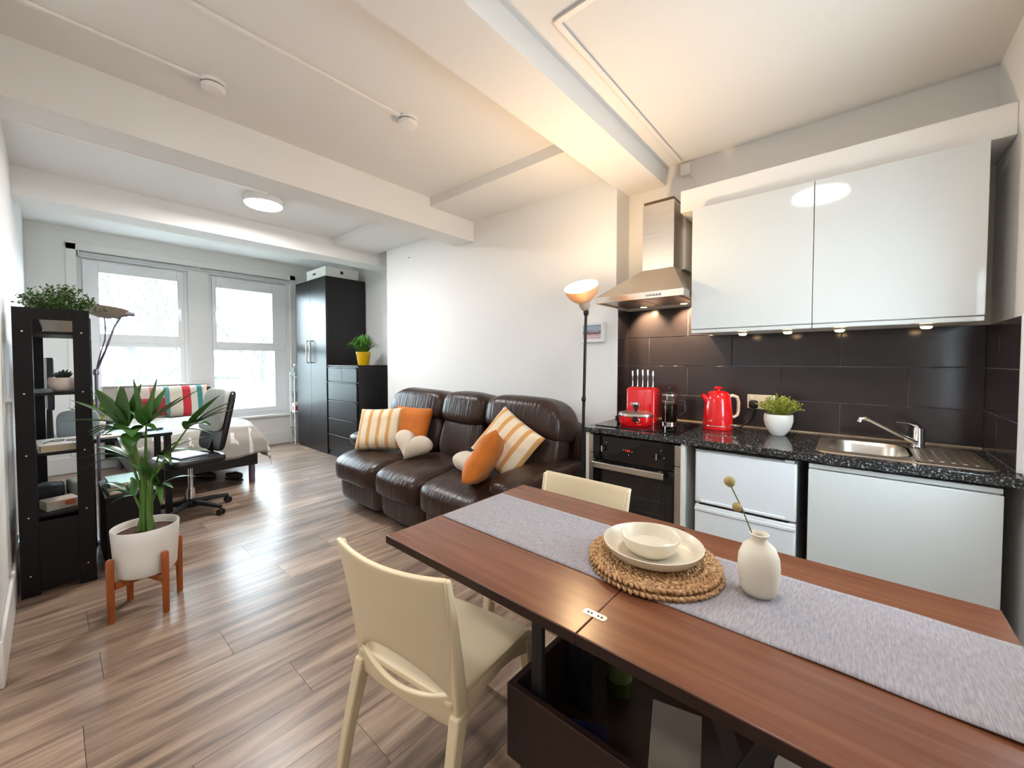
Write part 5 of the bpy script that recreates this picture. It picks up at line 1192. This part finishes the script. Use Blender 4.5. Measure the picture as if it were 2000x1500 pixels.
# lower shelf clutter
b1 = thing('printed_box', 'flat box with red and orange print on the lower bookcase shelf', 'box', bpos(-.13, -.005, .4565), (0, 0, 14))
obj('box', MB().box(-.06, .06, -.062, .075, .0004, .055), mat('teal_grey_card', (.36, .42, .40), .6, var=(20, .5, 3, (.5, .3, .2))), b1, world=False, bevel=.003)
obj('red_print', MB().superell((.0605, .035, .034), (.0008, .024, .016), .8, .8, 14, 8), mat('red_orange_print', (.6, .16, .06), .6, var=(50, .5)), b1, world=False)
o = obj('dark_pouch', MB().superell((0, 0, .05), (.09, .065, .05), .5, .6, 24, 12, wob=lambda p: p + Vector((0, 0, 1)) * .01 * noise.noise(p * 22)), mat('navy_fabric', (.02, .025, .04), .6, var=(9, .3)), loc=bpos(-.36, -.05, .466), world=False)
tag(o, 'dark navy pouch behind the printed box on the bookcase', 'pouch')
o = obj('folded_cloth', MB().superell((0, 0, .055), (.08, .05, .055), .4, .4, 24, 12, wob=lambda p: p + Vector((0, 0, 1)) * .008 * noise.noise(p * 30)), mat('sage_fabric', (.26, .30, .24), .9, var=(9, .3)), loc=bpos(-.36, .075, .466), rot=(0, 0, 8), world=False)
tag(o, 'sage green folded cloth on the lower bookcase shelf', 'cloth')
# low black cabinet beside the bookcase, with books
lc = thing('low_cabinet', 'low black cabinet beside the bookcase under stacked books', 'cabinet', (-3.88, .31, 0))
obj('body', MB().box(-4.15, -3.60, .212, .465, .0, .455), M_blackwood, lc, bevel=.002)
obj('top', MB().box(-4.155, -3.59, .208, .475, .4555, .473), M_blackwood, lc, bevel=.002)
obj('door', MB().box(-4.14, -3.61, .4655, .478, .03, .44), M_blackwood, lc, bevel=.002)
for i, (w, d, h_, rz, col, lab, dx) in enumerate(((.30, .22, .022, 3, (.42, .30, .28), 'pinkish book at the bottom of the stack on the low cabinet', 0), (.29, .21, .018, -2, (.10, .13, .14), 'dark book in the middle of the stack on the low cabinet', 0), (.30, .20, .020, 2, (.33, .52, .50), 'pale teal book on top of the stack on the low cabinet', 0.01))):
    zb = .4735 + i * .0245
    t = thing('paperback_book', lab, 'book', (-3.80 + dx, .335, zb), (0, 0, rz), 'books on the low cabinet')
    obj('pages', MB().box(-w / 2 + .004, w / 2 - .004, -d / 2 + .003, d / 2 - .004, .002, h_ - .002), M_pagee, t, world=False)
    obj('cover', MB().box(-w / 2, w / 2, -d / 2, d / 2, .0003, .0019).box(-w / 2, w / 2, -d / 2, d / 2, h_ - .0019, h_).box(-w / 2, w / 2, -d / 2, -d / 2 + .0028, .002, h_ - .002), mat('book_cover', col, .5, var=(5, .15)), t, world=False)
# unlit floor lamp behind the bookcase
l2 = thing('reading_floor_lamp', 'unlit floor lamp with beige dish shade behind the bookcase', 'floor lamp', (-4.242, .222, 0))
ax, ay = -4.242, .222
M_lpole = mat('grey_violet_steel', (.30, .27, .36), .3, metal=.9, var=(4, .1))
obj('base', MB().lathe([(.078, 0), (.078, .014), (.06, .022), (.014, .03)], 30, trm(ax, ay, 0)), M_lpole, l2)
obj('pole', MB().tube([(ax, ay, .03), (ax, ay, 1.26)], .010, 12), M_lpole, l2)
obj('pole_collar', MB().lathe([(.016, 1.24), (.018, 1.26), (.014, 1.285)], 14, trm(ax, ay, 0)), M_lpole, l2)
obj('lamp_arm', MB().tube([(ax, ay, 1.27), (ax + .01, ay + .05, 1.42), (ax + .02, ay + .10, 1.60), (ax + .02, ay + .14, 1.685)], [.008, .007, .006, .006], 8), M_lpole, l2)
obj('reading_arm', MB().tube([(ax, ay, 1.27), (ax, ay + .02, 1.38), (ax, ay + .05, 1.50), (ax, ay + .055, 1.60), (ax, ay + .048, 1.70)], .0045, 8), M_lpole, l2)
DM = trm(ax + .01, ay + .045, 1.665) @ rotm(-7, 0, 0)
obj('lamp_shade', MB().lathe([(.03, .0), (.07, .012), (.108, .040), (.130, .080), (.1285, .081), (.106, .043), (.068, .016), (.02, .006)], 40, DM, caps=False), mat('taupe_lampshade', (.36, .31, .26), .5, var=(4, .05)), l2)
obj('shade_handle', MB().tube([(ax + .015, ay + .105, 1.692), (ax + .02, ay + .145, 1.702), (ax + .02, ay + .185, 1.705), (ax + .02, ay + .215, 1.702)], [.034, .026, .016, .012], 12), M_lpole, l2)
obj('brass_clip', MB().box(ax, ay + .165, .0, 0, 0, 0) if False else MB().tube([(ax + .045, ay + .115, 1.675), (ax + .05, ay + .125, 1.735)], .007, 8), mat('brass_clip', (.75, .52, .25), .35, metal=.8, var=(4, .1)), l2)
# desk with things on it
dk = thing('desk', 'black desk along the left wall behind the bookcase', 'desk', (-4.61, .26, 0))
obj('desktop', MB().box(-4.88, -4.34, YL + .02, .66, .722, .748), M_blackwood, dk, bevel=.002)
for (x, y) in ((-4.855, -.115), (-4.855, .63), (-4.37, -.115), (-4.37, .63)): obj('leg', MB().box(x - .022, x + .022, y - .022, y + .022, 0, .7215), M_blackwood, dk, bevel=.002)
obj('modesty_panel', MB().box(-4.83, -4.40, YL + .03, YL + .045, .30, .72), M_blackwood, dk)
mn = thing('computer_monitor', 'thin black computer monitor on the desk seen almost edge-on', 'monitor', (-4.62, -.01, .7485), (0, 0, 4))
obj('stand', MB().lathe([(.10, .0003), (.10, .01), (.02, .016), (.016, .20), (.014, .25)], 24, None), M_black, mn, world=False)
obj('panel', MB().box(-.24, .24, -.022, .010, .24, .62), M_black, mn, world=False, bevel=.006)
obj('screen', MB().box(-.228, .228, .0101, .0118, .255, .605), M_blackgloss, mn, world=False)
def flat(name, w, d, h_, loc, rz, m_, lab, cat, bev=.002):
    o = obj(name, MB().box(-w / 2, w / 2, -d / 2, d / 2, .0004, h_), m_, loc=loc, rot=(0, 0, rz), world=False, bevel=bev)
    return tag(o, lab, cat)
flat('paper_sheets', .20, .26, .012, (-4.48, .235, .7485), 8, M_paper, 'white stack of paper on the desk by the lamp pole', 'paper')
flat('teal_folder', .16, .11, .02, (-4.49, .46, .7485), -4, mat('pale_teal_card', (.42, .62, .64), .5, var=(4, .08)), 'pale teal folder on the desk', 'folder')
pn_ = obj('pen', MB().tube([(-.07, 0, .0045), (.07, 0, .0045)], .004, 8), M_black, loc=(-4.47, .24, .761), rot=(0, 0, 75), world=False)
tag(pn_, 'dark pen lying on the paper stack', 'pen')
lp_ = thing('laptop', 'slim closed silver laptop at the front edge of the desk', 'laptop', (-4.60, .585 - .06, .7485), (0, 0, 4))
lp_.location = (-4.72, .53, .7485)
obj('base', MB().box(-.13, .13, -.10, .10, .0004, .010), mat('navy_edge', (.03, .04, .12), .4, var=(4, .1)), lp_, world=False, bevel=.003)
obj('lid', MB().box(-.13, .13, -.10, .10, .0104, .018), mat('silver_lid', (.66, .70, .78), .35, var=(4, .05)), lp_, world=False, bevel=.003)
# plant at the back of the desk
gp2 = thing('desk_plant', 'small bright green plant at the back of the desk', 'potted plant', (-4.78, .24, .7485))
obj('pot', MB().lathe([(.045, .0004), (.06, .09), (.055, .09)], 24, None), M_pot_white, gp2, world=False)
obj('foliage', bush(MB(), (0, 0, .085), .11, .20, 60, 31, .022, 1.0, 6), M_leaf3, gp2, world=False, smooth=0, kind='stuff')

# ================================================================ OFFICE CHAIR
oc = thing('office_chair', 'black swivel office chair with five-star base at the desk', 'chair', (-4.44, .79, 0), (0, 0, 12))
M_chairleather = mat('glossy_black_leather', (.012, .012, .014), .3, var=(6, .2), bump=(40, .1, .002))
obj('gas_stem', MB().lathe([(.030, .09), (.030, .22), (.018, .22), (.018, .42), (.05, .43), (.05, .445)], 20, None), M_chrome, oc, world=False)
obj('hub', MB().lathe([(.045, .06), (.05, .07), (.042, .12), (.03, .13)], 20, None), M_black, oc, world=False)
for i in range(5):
    a = R(20 + 72 * i); d = Vector((math.cos(a), math.sin(a), 0))
    lg = obj('base_leg', MB().tube([d * .03 + Vector((0, 0, .095)), d * .16 + Vector((0, 0, .09)), d * .30 + Vector((0, 0, .072))], [.026, .022, .016], 8), M_black, oc, world=False)
    cst = MB()
    s = Vector((-d.y, d.x, 0)); c = d * .30 + Vector((0, 0, .028))
    for o_ in (-1, 1):
        cst.loft([[c + s * (o_ * .014 + q) + (d * math.cos(b) + Vector((0, 0, 1)) * math.sin(b)) * .0275 for b in [2 * PI * j / 16 for j in range(16)]] for q in (-.009, .009)])
    cst.tube([c + Vector((0, 0, .0)), c + Vector((0, 0, .045))], .008, 8)
    obj('caster', cst, M_black, lg, world=False)
obj('seat', MB().superell((0, -.01, .478), (.235, .225, .042), .4, .4, 32, 12), M_chairleather, oc, world=False, smooth=180)
obj('backrest', MB().superell((0, .245, .80), (.205, .030, .27), .3, .35, 32, 16, M=None, wob=lambda p: Vector((p.x, p.y + .22 * (p.z / .27 * .27) + .03 * (p.x / .2) ** 2 * -1, p.z))), M_chairleather, oc, world=False, smooth=180)
obj('back_bracket', beam(MB(), (0, .12, .44), (0, .215, .66), .05, .02), M_black, oc, world=False)
cl = obj('grey_cardigan', MB().superell((0, .215, .90), (.19, .025, .19), .35, .4, 30, 14, wob=lambda p: Vector((p.x, p.y + .22 * p.z + .006 * noise.noise(p * 16) - .022, p.z))), mat('pale_sage_knit', (.46, .49, .45), .95, var=(40, .15)), None, world=False, smooth=180)
cl.matrix_basis = trm(-4.44, .79, 0) @ rotm(0, 0, 12)
tag(cl, 'pale grey-green garment hung over the front of the office chair back', 'garment')
flat('seat_reflection', .30, .22, .012, (-4.43, .75, .5215), 18, mat('pale_blue_reflection', (.62, .70, .80), .3, var=(4, .04)), 'pale blue-white sheet standing in for window light on the office chair seat', 'reflection')  # pale sheet imitates the window's reflection on the glossy seat

# ================================================================ PALM ON STAND
PC = Vector((-2.922, .323, 0)); rt_ = Vector((math.cos(R(40.8)), math.sin(R(40.8)), 0)); fw_ = Vector((-math.sin(R(40.8)), math.cos(R(40.8)), 0))
stn = thing('plant_stand', 'orange-brown wooden plant stand with four round-topped legs', 'plant stand', tuple(PC))
feet = [(-2.873, .195), (-2.787, .387), (-3.047, .272), (-2.982, .438)]
fc = [Vector((math.cos(a), math.sin(a), 0)) * .1565 + PC for a in (R(-69), R(21), R(201), R(111))]
for f in fc:
    obj('leg', MB().lathe([(.0125, 0), (.0145, .006), (.0165, .28), (.0165, .322), (.012, .329), (.003, .331)], 16, trm(f.x, f.y, 0)), M_orangewood, stn)
for a, b in ((0, 3), (1, 2)):
    d = (fc[b] - fc[a]).normalized(); s = Vector((-d.y, d.x, 0)) * .012
    z0, z1 = (.166, .2) if a == 0 else (.1655, .2005)
    pts = [fc[a] + d * .016, fc[b] - d * .016]
    obj('crossbar', MB().loft([[p_ + s + Vector((0, 0, z0)), p_ - s + Vector((0, 0, z0)), p_ - s + Vector((0, 0, z1)), p_ + s + Vector((0, 0, z1))] for p_ in pts]), M_orangewood, stn, bevel=.002)
pm = thing('potted_palm', 'leafy green palm in a white pot on the wooden plant stand', 'potted plant', (PC.x, PC.y, .2015))
obj('pot', MB().lathe([(.100, .202), (.118, .206), (.128, .222), (.1325, .29), (.1375, .38), (.1425, .452), (.1405, .456), (.1365, .452), (.131, .42), (.11, .41)], 48, trm(PC.x, PC.y, 0)), M_pot_white, pm)
obj('soil', MB().lathe([(.130, .418), (.06, .424), (.003, .426)], 32, trm(PC.x, PC.y, 0)), M_soil, pm)
def W(lat, z, dep=0): return PC + rt_ * lat + fw_ * dep + Vector((0, 0, z))
def leaf_mesh(p, d, L_, w, droop, up_v, seed):
    """arching blade from p along d, sagging by droop"""
    rnd = random.Random(seed); d = Vector(d).normalized(); side = d.cross(Vector(up_v))
    if side.length < .1: side = d.cross(fw_)
    side.normalize(); vs, fs = [], []; n = 11
    for i in range(n):
        t = i / (n - 1.0)
        c = Vector(p) + d * L_ * t + Vector((0, 0, -droop * L_ * t ** 2.2))
        ww = w * (math.sin(PI * min(1, (t * .93 + .07)) ** .8) ** .85) + .0004
        nrm = side.cross(d).normalized()
        vs += [c - side * ww + nrm * ww * .35, c, c + side * ww + nrm * ww * .35]
        if i:
            b = 3 * i; fs += [(b - 3, b - 2, b + 1, b), (b - 2, b - 1, b + 2, b + 1)]
    return MB().add(vs, fs)
fronds = [  # hub(lat, z, dep), stem base offset, leaves [(lat,z,dep tip), width, droop]
    ((-.105, .99, .02), (-.02, .0), [((-.40, 1.135, .0), .014, .12), ((-.37, 1.165, .10), .015, .12), ((-.30, 1.19, .05), .020, .10), ((-.235, 1.20, -.02), .025, .06), ((-.165, 1.21, .05), .027, .03), ((-.10, 1.205, 0), .027, .02), ((-.02, 1.225, .02), .018, .0), ((-.33, 1.03, -.10), .012, .25), ((-.30, .98, .12), .012, .3)]),
    ((.035, 1.00, -.02), (.0, .01), [((-.045, 1.25, .0), .013, 0), ((.03, 1.25, .06), .011, 0), ((.13, 1.20, .0), .017, .02), ((.10, 1.16, -.05), .020, .02), ((.30, 1.20, .05), .012, .10), ((.23, 1.16, .0), .017, .06), ((-.05, 1.10, -.06), .016, .05), ((.05, 1.10, -.08), .022, .05)]),
    ((.235, .975, .0), (.02, .0), [((.42, 1.16, .0), .024, .06), ((.44, 1.10, .08), .016, .12), ((.50, 1.08, .0), .016, .22), ((.52, 1.13, .05), .012, .30), ((.40, 1.00, -.04), .022, .45), ((.31, 1.03, -.08), .015, .4), ((.34, .93, .06), .012, .3)]),
    ((.00, .965, -.06), (.0, -.01), [((.09, .96, -.16), .034, .75), ((-.06, .97, -.15), .032, .75), ((.17, .98, -.10), .022, .7), ((-.14, .96, -.10), .022, .7), ((-.22, .95, -.06), .020, .55), ((-.30, .96, .0), .016, .45), ((-.36, .93, .06), .014, .4), ((.03, .90, -.10), .030, .3), ((-.02, .86, -.05), .030, .2)]),
    ((-.055, .82, -.02), (-.03, .01), [((-.29, .87, .0), .012, .35), ((-.32, .84, .05), .012, .35), ((-.33, .81, -.05), .012, .4), ((-.25, .76, -.10), .013, .5), ((-.18, .90, -.05), .016, .3), ((-.24, .91, .10), .012, .3)]),
    ((.08, .83, .0), (.03, -.01), [((.27, .86, .0), .013, .3), ((.33, .84, .05), .012, .35), ((.22, .80, -.08), .013, .45), ((.20, .92, .03), .013, .15), ((.28, .92, .08), .010, .2)]),
    ((-.03, .62, -.03), (-.02, -.02), [((-.27, .66, .0), .012, .55), ((-.16, .64, -.08), .011, .5), ((-.12, .70, .05), .012, .4), ((-.09, .60, -.1), .010, .5)]),
    ((.06, .66, .02), (.02, .02), [((.17, .66, -.02), .011, .4), ((.24, .70, .05), .011, .4), ((.14, .58, -.06), .009, .5), ((.02, .84, -.04), .022, .05), ((-.05, .82, -.06), .022, .05)]),
]
sd = 0
for (hub, sb, lv) in fronds:
    base = W(sb[0], .424, sb[1]); h_ = W(*hub)
    mid = base.lerp(h_, .5) + (PC + Vector((0, 0, base.lerp(h_, .5).z)) - base.lerp(h_, .5)) * .7
    stem = obj('stem', MB().tube([base, base.lerp(mid, .5), mid, mid.lerp(h_, .6), h_], [.013, .011, .008, .006, .004], 8), M_stem, pm)
    for tip, w, dr_ in lv:
        sd += 1; T = W(*tip); p0 = h_ + (T - h_) * .0 + Vector((0, 0, .0)); v = T - p0; L_ = v.length
        aim = T + Vector((0, 0, dr_ * L_)) - p0
        w = max(.0145, w * 1.4)
        obj('leaf', leaf_mesh(p0, aim, aim.length, w, dr_ * L_ / aim.length, (0, 0, 1) if abs(aim.normalized().z) < .8 else tuple(-fw_), sd), M_leaf, stem)
